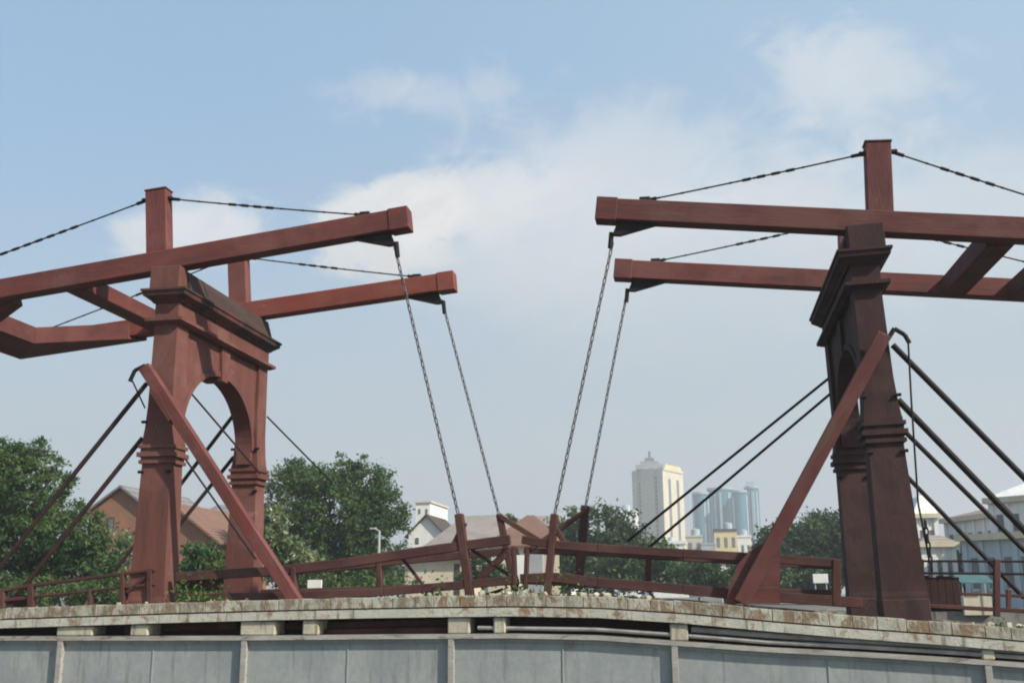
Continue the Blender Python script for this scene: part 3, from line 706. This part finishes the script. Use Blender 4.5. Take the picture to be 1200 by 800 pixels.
tree('broadleaf_tree', 'olive green tree between the cream high-rise and the bridge', 770, 68,
     [(762, 655, 36, 22, 0), (740, 668, 40, 24, 0), (800, 672, 40, 16, 0)], 'leaf', .22, 300, 20, .5, trunk_r=.2)
tree('broadleaf_tree', 'dark green tree just left of the dark tower', 950, 78,
     [(960, 632, 38, 28, 0), (925, 645, 40, 30, 0), (985, 640, 34, 36, 0), (935, 672, 60, 24, 0)], 'leaf_dark', .19, 800, 30, .65, trunk_r=.3)
tree('broadleaf_tree', 'low dark green tree behind the right leaf railing', 850, 60,
     [(850, 676, 50, 18, 0), (815, 674, 30, 18, 0), (890, 674, 40, 20, 0)], 'leaf_dark', .2, 260, 20, .45, trunk_r=.18)
tree('broadleaf_tree', 'small green tree seen between the two piers of the sunlit tower', 235, 22,
     [(236, 660, 28, 24, 0), (225, 685, 26, 18, 0), (250, 680, 22, 26, 0)], 'leaf', .11, 200, 20, .25, trunk_r=.1)
tree('pale_leaved_tree', 'small tree with pale silvery leaves at the foot of the sunlit tower', 325, 18,
     [(322, 622, 14, 28, 0), (335, 645, 22, 18, 0), (318, 602, 9, 14, 0), (350, 656, 24, 16, 0)], 'leaf_light', .085, 260, 16, .16, trunk_r=.07)
tree('broadleaf_tree', 'green crown peeking above the orange tiled roof at the centre', 590, 95,
     [(592, 612, 16, 12, 0), (580, 660, 40, 20, 0), (560, 668, 30, 20, 0)], 'leaf_dark', .25, 170, 20, .5, trunk_r=.2)
tree('broadleaf_tree', 'dark tree seen between the dark tower and the white buildings', 1100, 62,
     [(1108, 655, 18, 10, 0), (1095, 668, 26, 16, 0), (1150, 680, 50, 18, 0)], 'leaf_dark', .2, 220, 20, .4, trunk_r=.16)
tree('broadleaf_tree', 'low green shrubbery in front of the cream wall at the centre', 565, 52,
     [(566, 664, 20, 12, 0), (582, 672, 20, 12, 0), (548, 674, 16, 10, 0)], 'leaf', .12, 160, 24, .28, trunk_r=.06)
tree('broadleaf_tree', 'shaded green tree below the brick gables at left', 150, 30,
     [(130, 640, 34, 22, 0), (160, 660, 34, 30, 0), (100, 668, 50, 26, 0)], 'leaf_light', .13, 120, 16, .35, trunk_r=.12)
# loose distant tree line so that the gaps below the rails read as greenery
tree('broadleaf_tree', 'distant low greenery to the left of the cream wall', 470, 80,
     [(455, 675, 40, 18, 0), (410, 680, 40, 16, 0)], 'leaf_dark', .25, 200, 20, .5, trunk_r=.15)

# weeds rooted along the edge stones and in the rubble
wp_ = []
for (a, b, n_) in ((200, 262, 22), (480, 516, 3), (560, 690, 9), (1150, 1200, 2)):
    for i in range(n_):
        p = at(random.uniform(a, b), 700, -.5); c_ = np.array((p.x, random.uniform(-.6, .1), ztop(p.x))); h_ = random.uniform(.04, .22)
        wp_.append(c_+np.abs(rng.normal(size=(26, 3)))*np.array([0, 0, h_])+rng.normal(size=(26, 3))*np.array([.07, .07, .01]))
tag(leaves_mesh('weeds', np.concatenate(wp_), .035, 'leaf', None, droop=-.8), 'green weeds growing along the bridge edge', 'weeds', kind='stuff')
# ------------------------------------------------------------------ buildings
def prism(name, foot, z0, z1, mat, parent):
    c = sum((Vector((p[0], p[1], 0)) for p in foot), Vector())/len(foot)
    bm = bmesh.new(); A = [bm.verts.new((p[0]-c.x, p[1]-c.y, 0)) for p in foot]; B = [bm.verts.new((p[0]-c.x, p[1]-c.y, z1-z0)) for p in foot]
    n = len(foot); bm.faces.new(A[::-1]); bm.faces.new(B)
    for i in range(n): bm.faces.new((A[i], A[(i+1) % n], B[(i+1) % n], B[i]))
    bmesh.ops.recalc_face_normals(bm, faces=bm.faces)
    return mesh_obj(name, bm, mat, parent, Matrix.Translation((c.x, c.y, z0)))
def wall_quad(name, p, q, z0, z1, out, thick, mat, parent):
    """thin slab standing proud of the wall line p-q (2D points), by 'out' outward"""
    p, q = Vector((p[0], p[1], 0)), Vector((q[0], q[1], 0)); d = (q-p).normalized(); n = Vector((d.y, -d.x, 0))
    if n.dot(CAM-p) < 0: n = -n
    a, b = p+n*out, q+n*out; c, e = b-n*thick, a-n*thick
    return prism(name, [(a.x, a.y), (b.x, b.y), (c.x, c.y), (e.x, e.y)], z0, z1, mat, parent)
def facade(parent, p, q, z0, z1, rows_, cols_, wfrac, hfrac, mat='window', sill=None, name='window', each=True):
    p, q = Vector(p), Vector(q)
    for r_ in range(rows_):
        for c_ in range(cols_):
            a = (c_+.5-wfrac/2)/cols_; b = (c_+.5+wfrac/2)/cols_; za = z0+(z1-z0)*(r_+.5-hfrac/2)/rows_; zb = z0+(z1-z0)*(r_+.5+hfrac/2)/rows_
            A, B = p.lerp(q, a), p.lerp(q, b)
            w_ = wall_quad(name, A, B, za, zb, .03, .06, mat, parent)
            if sill: wall_quad('sill', A, B, za-.12, za-.002, .12, .15, sill, w_)
def fp(px_, Y): v = at(px_, 690, Y); return Vector((v.x, v.y))
def zt(px_, py, Y): return at(px_, py, Y).z
# cream high-rise
def gable_house(name, label, px0, px1, pye, pyr, Y, depth, wall, roof, front='eave', group=None, over=.35, win=None, cat='house', hip=0.):
    """front='eave': ridge parallel to the picture; front='gable': gable wall faces the camera"""
    a, b = fp(px0, Y), fp(px1, Y); x0, x1 = a.x, b.x; ze, zr = zt((px0+px1)/2, pye, Y), zt((px0+px1)/2, pyr, Y + (depth/2 if front == 'eave' else 0))
    t = thing(name, ((x0+x1)/2, Y, GZ), label, cat, group); xm = (x0+x1)/2; c = Vector((xm, Y+depth/2, 0))
    bm = bmesh.new()
    if front == 'gable':
        pts = [(x0, GZ-.2), (x1, GZ-.2), (x1, ze), (xm, zr), (x0, ze)]
        A = [bm.verts.new((p[0]-c.x, -depth/2, p[1])) for p in pts]; B = [bm.verts.new((p[0]-c.x, depth/2, p[1])) for p in pts]
    else:
        pts = [(Y, GZ-.2), (Y+depth, GZ-.2), (Y+depth, ze), (Y+depth/2, zr), (Y, ze)]
        A = [bm.verts.new((x0-c.x+hip*(i == 3)*0, p[0]-c.y, p[1])) for i, p in enumerate(pts)]; B = [bm.verts.new((x1-c.x, p[0]-c.y, p[1])) for p in pts]
        if hip: A[3].co.x += hip; B[3].co.x -= hip
    bm.faces.new(A); bm.faces.new(B[::-1])
    for i in range(5): bm.faces.new((A[i], B[i], B[(i+1) % 5], A[(i+1) % 5]))
    bmesh.ops.recalc_face_normals(bm, faces=bm.faces); mesh_obj('wall', bm, wall, t, Matrix.Translation(c))
    bm = bmesh.new(); th = .16
    if front == 'gable':
        prof = [(x0-over, ze-over*(zr-ze)/(xm-x0)), (xm, zr), (x1+over, ze-over*(zr-ze)/(xm-x0))]
        L_ = lambda u, v, e: (u-c.x, e, v); ends = (-depth/2-over, depth/2+over)
    else:
        prof = [(Y-over, ze-over*(zr-ze)/(depth/2)), (Y+depth/2, zr), (Y+depth+over, ze-over*(zr-ze)/(depth/2))]
        L_ = lambda u, v, e: (e, u-c.y, v); ends = (x0-c.x-over, x1-c.x+over)
    ring = [(u, v+.02) for u, v in prof]+[(u, v+.02+th) for u, v in prof[::-1]]
    A = [bm.verts.new(L_(u, v, ends[0])) for u, v in ring]; B = [bm.verts.new(L_(u, v, ends[1])) for u, v in ring]
    if hip:
        for i in (1, 4): A[i].co.x += hip+over; B[i].co.x -= hip+over
    for q_ in ((A[0], A[1], A[4], A[5]), (A[1], A[2], A[3], A[4]), (B[0], B[5], B[4], B[1]), (B[1], B[4], B[3], B[2])): bm.faces.new(q_)
    if hip: bm.faces.new((A[5], A[4], A[3])); bm.faces.new((B[5], B[3], B[4]))
    for i in range(6): bm.faces.new((A[i], B[i], B[(i+1) % 6], A[(i+1) % 6]))
    bmesh.ops.recalc_face_normals(bm, faces=bm.faces); mesh_obj('roof', bm, roof, t, Matrix.Translation(c))
    if win:
        for (wa, wb, wt, wbt) in win:
            p, q = fp(wa, Y), fp(wb, Y); f_ = wall_quad('window', p, q, zt(wa, wbt, Y), zt(wa, wt, Y), .04, .08, 'dark_trim', t)
            mx_ = (q-p)*.15; wall_quad('pane', p+mx_, q-mx_, zt(wa, wbt, Y)+.1, zt(wa, wt, Y)-.1, .06, .03, 'window', f_)
    return t
gable_house('gable_house', 'orange brick house with grey-edged gable at far left, taller peak', 97, 172, 600, 572, 48, 9, 'orange_wall', 'grey_roof', 'gable', 'brick gable houses', win=[(120, 128, 606, 622)])
gable_house('gable_house', 'orange brick house with lower gable seen between the tower piers', 142, 250, 634, 592, 44, 8, 'orange_wall', 'tile', 'gable', 'brick gable houses')
gable_house('grey_house', 'pale grey plastered house behind the tower between its piers', 222, 290, 612, 594, 58, 9, 'grey_wall', 'grey_roof', 'eave', win=[(228, 234, 618, 628)], cat='house')
gable_house('white_house', 'white house beside the rounded tree with steep dark-edged roof', 478, 520, 626, 604, 88, 8, 'white_wall', 'dark_trim', 'gable', win=[(486, 490, 630, 637)])
t = thing('white_house', (fp(494, 92).x, 92, GZ), 'narrow white building top rising behind the rounded tree', 'building')
a, b = fp(486, 92), fp(503, 92); prism('wall', [(a.x, a.y), (b.x, b.y), (b.x, b.y+8), (a.x, a.y+8)], GZ, zt(490, 589, 92), 'white_wall', t)
prism('parapet', [(a.x-.15, a.y-.15), (b.x+.15, b.y-.15), (b.x+.15, b.y+8), (a.x-.15, a.y+8)], zt(490, 589, 92), zt(490, 587, 92), 'cream_wall', t)
facade(t, a, b, zt(490, 620, 92), zt(490, 592, 92), 2, 2, .3, .4)
gable_house('warehouse', 'long low warehouse with faded brown tiled roof at the centre', 498, 606, 641, 606, 80, 13, 'white_wall', 'tile_old', 'eave', hip=2.2, cat='warehouse')
gable_house('tiled_house', 'house with muted orange tiled hip roof at the centre', 572, 656, 638, 606, 70, 8, 'cream_wall', 'tile', 'eave', hip=2.6, win=[(598, 604, 648, 662), (622, 627, 650, 662)])
gable_house('tiled_house', 'house with pale brown roof behind the muted orange roof', 592, 668, 622, 606, 100, 10, 'white_wall', 'tile_old', 'eave', cat='house', hip=1.5)
t = thing('low_wall_building', (fp(508, 62).x, 62, GZ), 'low cream walled building behind the left leaf railing', 'building')
a, b = fp(474, 62), fp(545, 62); prism('wall', [(a.x, a.y), (b.x, b.y), (b.x, b.y+6), (a.x, a.y+6)], GZ, zt(500, 655, 62), 'cream_wall', t)
prism('roof', [(a.x-.3, a.y-.5), (b.x+.3, b.y-.5), (b.x+.3, b.y+6.3), (a.x-.3, a.y+6.3)], zt(500, 655, 62), zt(500, 650, 62), 'tile_old', t)
wall_quad('door', fp(532, 62), fp(539, 62), GZ, zt(530, 660, 62), .03, .06, 'dark_trim', t)
t = thing('garden_wall', (fp(618, 64).x, 64, GZ), 'white wall pieces under the orange tiled roof, with a gate pillar', 'wall')
a, b = fp(602, 64), fp(617, 64); prism('wall', [(a.x, a.y), (b.x, b.y), (b.x, b.y+.3), (a.x, a.y+.3)], GZ, zt(610, 650, 64), 'white_wall', t)
a, b = fp(620, 64), fp(636, 64); prism('gate_pillar', [(a.x, a.y), (b.x, b.y), (b.x, b.y+.8), (a.x, a.y+.8)], GZ, zt(630, 646, 64), 'grey_wall', t)
# high-rise
Y = 560; c0, c1, c2 = fp(746, Y+14), fp(783, Y), fp(806, Y+22)
t = thing('high_rise', (c1.x, Y, GZ), 'tall cream high-rise with crowned roof and sunlit right side', 'building')
c3 = c2+(c0-c1)
FT = [(c0.x, c0.y), (c1.x, c1.y), (c2.x, c2.y), (c3.x, c3.y)]
zt0 = zt(770, 551, Y)
prism('wall', FT, GZ, zt0, 'hotel', t)
NB = 6
for k in range(NB):
    a, b = c0.lerp(c1, (k+.18)/NB), c0.lerp(c1, (k+.66)/NB); zz = zt0-3-(k % 2)*2
    rec = wall_quad('window_strip', a, b, 8, zz, .12, .25, 'far_window', t)
    for fl in range(0, 1): pass
for i in range(23):
    z = 9+i*(zt0-12)/23; wall_quad('floor_band', c0.lerp(c1, .02), c0.lerp(c1, .98), z, z+.8, .45, .6, 'hotel', t)
for k in range(2):
    a, b = c1.lerp(c2, .22+k*.42), c1.lerp(c2, .34+k*.42); wall_quad('window_strip', a, b, 8, zt0-4, .1, .2, 'far_window', t)
for a_, b_, z in ((.0, .16, 3), (.28, .72, 5), (.84, 1, 3)):
    a, b = c0.lerp(c1, a_), c0.lerp(c1, b_); wall_quad('bay', a, b, 6, zt0+z*.35, .9, 1.2, 'hotel', t)
prism('parapet', [((p[0]-c1.x)*1.02+c1.x, p[1]-.8) for p in FT], zt0+.05, zt0+1.6, 'hotel', t)
m0 = c0.lerp(c1, .55); 
for k, (w_, za, zb) in enumerate(((9, 1.7, 4.2), (6, 4.25, 6.2), (3, 6.25, 8.2), (.7, 8.25, 12))):
    prism('roof_crown', [(m0.x-w_/1.2, Y+6-w_/2+6), (m0.x+w_/1.2, Y+6-w_/2+6), (m0.x+w_/1.2, Y+6+w_/2+6), (m0.x-w_/1.2, Y+6+w_/2+6)], zt0+za, zt0+zb, 'far_window' if k > 1 else 'grey_wall', t)
a, b = c1.lerp(c2, .1), c1.lerp(c2, .9); prism('lift_house', [(a.x, a.y+2), (b.x, b.y+2), (b.x, b.y+12), (a.x, a.y+12)], zt0+1.65, zt0+3.8, 'ochre', t)
# low yellow block in front of the high-rise and its neighbours
def block_building(name, label, px0, px1, py, Y, depth, mat, rows_, cols_, roof=None, cat='building', wm='window', wf=.45, hf=.5, group=None, side=None):
    a, b = fp(px0, Y), fp(px1, Y); z = zt((px0+px1)/2, py, Y); t = thing(name, ((a.x+b.x)/2, Y, GZ), label, cat, group)
    prism('wall', [(a.x, a.y), (b.x, b.y), (b.x, b.y+depth), (a.x, a.y+depth)], GZ, z, mat, t); s = (b.x-a.x)*.02
    prism('roof', [(a.x-s, a.y-s*2), (b.x+s, b.y-s*2), (b.x+s, b.y+depth+s), (a.x-s, a.y+depth+s)], z+.01, z+s*3+.3, roof or mat, t)
    if rows_: facade(t, a, b, GZ+.6, z-.3, rows_, cols_, wf, hf, wm)
    return t
block_building('yellow_building', 'low yellow building with a brown roof edge beside the high-rise', 840, 867, 622, 330, 20, 'ochre', 3, 3, 'dark_trim')
block_building('yellow_building', 'narrow yellow block touching the right foot of the high-rise', 806, 826, 629, 350, 20, 'hotel', 3, 2)
block_building('grey_building', 'small grey building between the two yellow ones', 824, 841, 638, 320, 16, 'grey_wall', 2, 2)
block_building('white_building', 'flat white building under the teal towers', 862, 884, 629, 360, 20, 'white_wall', 2, 3)
block_building('white_building', 'small white building behind the railing near the prop foot', 846, 866, 662, 110, 9, 'white_wall', 1, 3, 'grey_roof')
block_building('white_building', 'pale low block left of the high-rise', 722, 748, 600, 480, 20, 'white_wall', 3, 4)
block_building('white_building', 'pale low block in front of the high-rise foot', 766, 806, 637, 300, 20, 'white_wall', 1, 6)
block_building('white_building', 'distant white block above the trees left of the dark tower', 948, 962, 606, 600, 20, 'white_wall', 2, 3)
block_building('white_building', 'distant cream block near the dark tower above the trees', 966, 984, 610, 560, 20, 'hotel', 2, 3)
# teal glass towers
for (a_, b_, py, Y, lab) in ((816, 836, 579, 700, 'leftmost teal glass tower, dark and narrow'), (834, 866, 574, 730, 'second teal glass tower with pale vertical stripes'),
                            (864, 882, 577, 690, 'third teal glass tower, plain dark glass'), (879, 896, 572, 720, 'rightmost teal glass tower with white fins and a rounded crown')):
    p, q = fp(a_, Y), fp(b_, Y); z = zt(a_, py, Y); n = 9; w_ = (q-p).length
    t = thing('glass_tower', ((p.x+q.x)/2, Y, GZ), lab, 'building', 'teal glass towers')
    arc = [(p.x+(q.x-p.x)*i/n, Y-math.sin(math.pi*i/n)*w_*.22) for i in range(n+1)]
    prism('glass_wall', arc+[(q.x, Y+14), (p.x, Y+14)], GZ, z, 'teal_glass', t)
    fins = {816: (0, 6, 8), 834: (1, 2, 4, 7, 8), 864: (0, 8), 879: (1, 2, 4, 5, 7)}[a_]
    for i in fins:
        a, b = Vector(arc[i]), Vector(arc[i+1]); wall_quad('pale_fin', a, a.lerp(b, .7), 5, z-2, .35, .5, 'pale_panel', t)
    prism('roof_band', [((x_-arc[0][0])*1.0+arc[0][0], y_-.6) for x_, y_ in arc]+[(q.x, Y+14), (p.x, Y+14)], z+.01, z+1.4, 'pale_panel', t)
    if a_ == 879: prism('roof_crown', [(p.x+w_*.2, Y), (p.x+w_*.7, Y), (p.x+w_*.7, Y+8), (p.x+w_*.2, Y+8)], z+1.41, z+4.5, 'pale_panel', t)
for (px_, py_, Y_, w_, h_) in ((853, 616, 330, 3, 2), (815, 624, 350, 3, 2.5), (872, 624, 360, 2.5, 2), (733, 595, 480, 4, 3), (955, 601, 600, 4, 3.5), (786, 632, 300, 2, 1.6)):
    p = at(px_, py_, Y_); t = thing('water_tank', (p.x, Y_+4, p.z-h_*.6), {853: 'water tank on the low yellow building with the brown roof edge', 815: 'water tank on the narrow yellow block', 872: 'water tank on the flat white building under the teal towers',
        733: 'roof hut on the pale block left of the high-rise', 955: 'roof hut on the distant white block left of the dark tower', 786: 'water tank on the pale block in front of the high-rise'}[px_], 'water tank', 'rooftop tanks and huts')
    bm = bmesh.new(); bm_tube(bm, (p.x, Y_+4, p.z-h_*.9), (p.x, Y_+4, p.z+h_*.5), w_/2, 14); mesh_obj('tank', bm, 'pale_panel', t)
    bm = bmesh.new(); bm_tube(bm, (p.x, Y_+4, p.z+h_*.5), (p.x, Y_+4, p.z+h_*.7), w_/2, 14, .2); mesh_obj('lid', bm, 'grey_wall', t)
# right bank: white colonial buildings
def colonial(label, px0, px1, pyc, pyr, Y, depth, wall, roof, rows_, cols_, tilt=0., cornice=True, group='white colonial buildings'):
    a, b = fp(px0, Y), fp(px1, Y+tilt); z = zt(px0, pyc, Y); zr = zt(px0, pyr, Y+depth*.3)
    t = thing('colonial_building', ((a.x+b.x)/2, Y, GZ), label, 'building', group)
    d = (b-a).normalized(); nb = Vector((-d.y, d.x)); c_, e_ = b+nb*depth, a+nb*depth
    prism('wall', [tuple(a), tuple(b), tuple(c_), tuple(e_)], GZ, z, wall, t)
    if cornice:
        o = .35; A, B, C_, E_ = a-d*o-nb*o, b+d*o-nb*o, c_+d*o+nb*o, e_-d*o+nb*o
        prism('cornice', [tuple(A), tuple(B), tuple(C_), tuple(E_)], z+.01, z+.35, 'cream_wall', t)
    bm = bmesh.new(); ins = min(depth, (b-a).length)*.33
    lo = [a-d*.2-nb*.2, b+d*.2-nb*.2, c_+d*.2+nb*.2, e_-d*.2+nb*.2]; hi2 = [a+d*ins+nb*ins, b-d*ins+nb*ins, c_-d*ins-nb*ins, e_+d*ins-nb*ins]
    A = [bm.verts.new((p.x, p.y, z+.36)) for p in lo]; B = [bm.verts.new((p.x, p.y, zr)) for p in hi2]
    bm.faces.new(A[::-1]); bm.faces.new(B)
    for i in range(4): bm.faces.new((A[i], A[(i+1) % 4], B[(i+1) % 4], B[i]))
    mesh_obj('roof', bm, roof, t)
    facade(t, a, b, GZ+.5, z-.3, rows_, cols_, .42, .58, 'window', 'cream_wall')
    # pilasters
    for i in range(cols_+1):
        p = a.lerp(b, (i+.0)/cols_ if cols_ else 0); wall_quad('pilaster', p-d*.14, p+d*.14, GZ, z-.002, .10, .12, wall, t)
    return t
colonial('small white tiered building just right of the dark tower', 1081, 1104, 607, 582, 70, 6, 'white_wall', 'white_wall', 2, 2)
colonial('white building with a lower tiled roof beside the tiered one', 1086, 1122, 641, 628, 56, 6, 'white_wall', 'tile_old', 1, 3)
colonial('white building with tan hip roof and arched upper windows', 1116, 1200, 613, 598, 66, 9, 'white_wall', 'tile_old', 2, 7, -8)
colonial('tall white corner building with mansard roof at the right edge', 1172, 1290, 590, 568, 52, 12, 'white_wall', 'white_wall', 3, 6, -4)
colonial('pale blue-grey low building with tall windows behind the black railing', 1136, 1260, 634, 626, 44, 6, 'pale_panel', 'grey_roof', 1, 6, -4)
# arches over the windows of the tan-roofed building
# ------------------------------------------------------------------ street things
t = thing('street_lamp', (fp(443, 36).x, 36, GZ), 'slim pale grey lamp post in front of the rounded tree', 'street lamp')
p = fp(443, 36); zz = zt(443, 622, 36)
bm = bmesh.new(); bm_tube(bm, (p.x, 36, GZ), (p.x, 36, zz), .09, 10, .06); mesh_obj('pole', bm, 'metal_pole', t)
bm = bmesh.new(); bm_tube(bm, (p.x, 36, GZ), (p.x, 36, GZ+.4), .16, 10, .12); mesh_obj('base', bm, 'metal_pole', t)
bm = bmesh.new(); bm_tube(bm, (p.x, 36, zz), (p.x-.25, 36.1, zz+.12), .04, 8); bm_box(bm, -.22, .10, -.09, .09, -.04, .05, .02, Matrix.Translation((p.x-.3, 36.1, zz+.13))); mesh_obj('lamp_head', bm, 'metal_pole', t)
t = thing('sign_board', (fp(368, 20).x, 20, GZ), 'small blank white board on a post below the rounded tree', 'sign')
a, b = at(360, 690, 20), at(377, 679, 20); box('board', (a.x, 20, a.z), (b.x, 20.06, b.z), 'white_wall', t); rod('post', ((a.x+b.x)/2, 20.1, GZ), ((a.x+b.x)/2, 20.1, b.z), .04, 'metal_pole', t)
def vehicle(label, px, pyt, Y, L_, H_, paint, name='parked_van', zb=GZ):
    """van seen side on; parts: body, windows, wheels"""
    x = fp(px, Y).x; t = thing(name, (x, Y, zb), label, 'van'); W_ = 1.75
    prof = [(-L_/2, .35), (-L_/2, .95), (-L_/2+.25, 1.15), (-L_*.22, H_-.05), (-L_*.1, H_), (L_/2-.15, H_), (L_/2, H_-.2), (L_/2, .35)]
    bm = bmesh.new(); A = [bm.verts.new((u, -W_/2, v)) for u, v in prof]; B = [bm.verts.new((u, W_/2, v)) for u, v in prof]; n = len(prof)
    bm.faces.new(A); bm.faces.new(B[::-1])
    for i in range(n): bm.faces.new((A[i], B[i], B[(i+1) % n], A[(i+1) % n]))
    bmesh.ops.recalc_face_normals(bm, faces=bm.faces); bmesh.ops.bevel(bm, geom=list(bm.edges), offset=.06, segments=2, affect='EDGES')
    T_ = Matrix.Translation((x, Y, zb)); mesh_obj('body', bm, paint, t, T_)
    for u0, u1 in ((-L_*.17, L_*.0), (L_*.03, L_*.2), (L_*.23, L_*.42)):
        bm = bmesh.new(); bm_box(bm, u0, u1, -W_/2-.012, -W_/2+.03, H_*.62, H_*.88, .01); mesh_obj('side_window', bm, 'window', t, T_)
    for u in (-L_*.3, L_*.3):
        for sd in (-1, 1):
            bm = bmesh.new(); bm_tube(bm, (u, sd*(W_/2-.18), .33), (u, sd*(W_/2+.02), .33), .33, 18); w_ = mesh_obj('wheel', bm, 'rubber', t, T_)
            bm = bmesh.new(); bm_tube(bm, (u, sd*(W_/2+.02), .33), (u, sd*(W_/2+.035), .33), .18, 12); mesh_obj('rim', bm, 'metal_pole', w_, T_)
    return t
t = thing('sign_board', (fp(961, 70).x, 70, GZ), 'small blank white board on two posts beside the foot of the dark tower', 'sign')
a, b = at(953, 683, 70), at(970, 672, 70); box('board', (a.x, 70, a.z), (b.x, 70.08, b.z), 'white_wall', t, .02)
for xx in (a.x+.15, b.x-.15): rod('post', (xx, 70.12, GZ), (xx, 70.12, b.z), .05, 'metal_pole', t)
vehicle('pale van parked far beyond the black railing at right', 1190, 690, 75, 4.6, 2.0, 'car_white')
# teal awning stall
Y = 30; t = thing('market_stall', (fp(1140, Y).x, Y, GZ), 'street stall with a faded teal awning behind the black railing', 'stall')
a, b = at(1122, 680, Y), at(1160, 676, Y)
bm = bmesh.new(); pts = [(a.x, Y-.6, a.z-.12), (b.x, Y-.6, a.z-.12), (b.x, Y+.9, b.z+.15), (a.x, Y+.9, b.z+.15)]
A = [bm.verts.new(p) for p in pts]; B = [bm.verts.new((p[0], p[1], p[2]+.04)) for p in pts]; bm.faces.new(A[::-1]); bm.faces.new(B)
for i in range(4): bm.faces.new((A[i], A[(i+1) % 4], B[(i+1) % 4], B[i]))
mesh_obj('awning', bm, 'teal_cloth', t)
for xx in (a.x+.05, b.x-.05):
    for yy_ in (Y-.5, Y+.8): rod('pole', (xx, yy_, GZ), (xx, yy_, a.z-.1), .025, 'metal_pole', t)
box('counter', (a.x+.1, Y-.3, GZ), (b.x-.1, Y+.4, GZ+.75), 'cream_wall', t)

# ------------------------------------------------------------------ hazy air
hm = bpy.data.materials.new('haze_air'); hm.use_nodes = True; nt = hm.node_tree
for n_ in list(nt.nodes):
    if n_.type == 'BSDF_PRINCIPLED': nt.nodes.remove(n_)
pv = nt.nodes.new('ShaderNodeVolumePrincipled'); pv.inputs['Color'].default_value = (.93, .96, 1, 1); pv.inputs['Density'].default_value = .0008
pv.inputs['Anisotropy'].default_value = .2
nt.links.new(pv.outputs[0], nt.nodes['Material Output'].inputs['Volume']); M['haze'] = hm
HAZE = True
if HAZE:
    bm = bmesh.new(); bm_box(bm, -1510, 1510, -710, 1510, -6, 95)
    tag(mesh_obj('haze', bm, 'haze'), kind='stuff')
scn.cycles.volume_bounces = 0
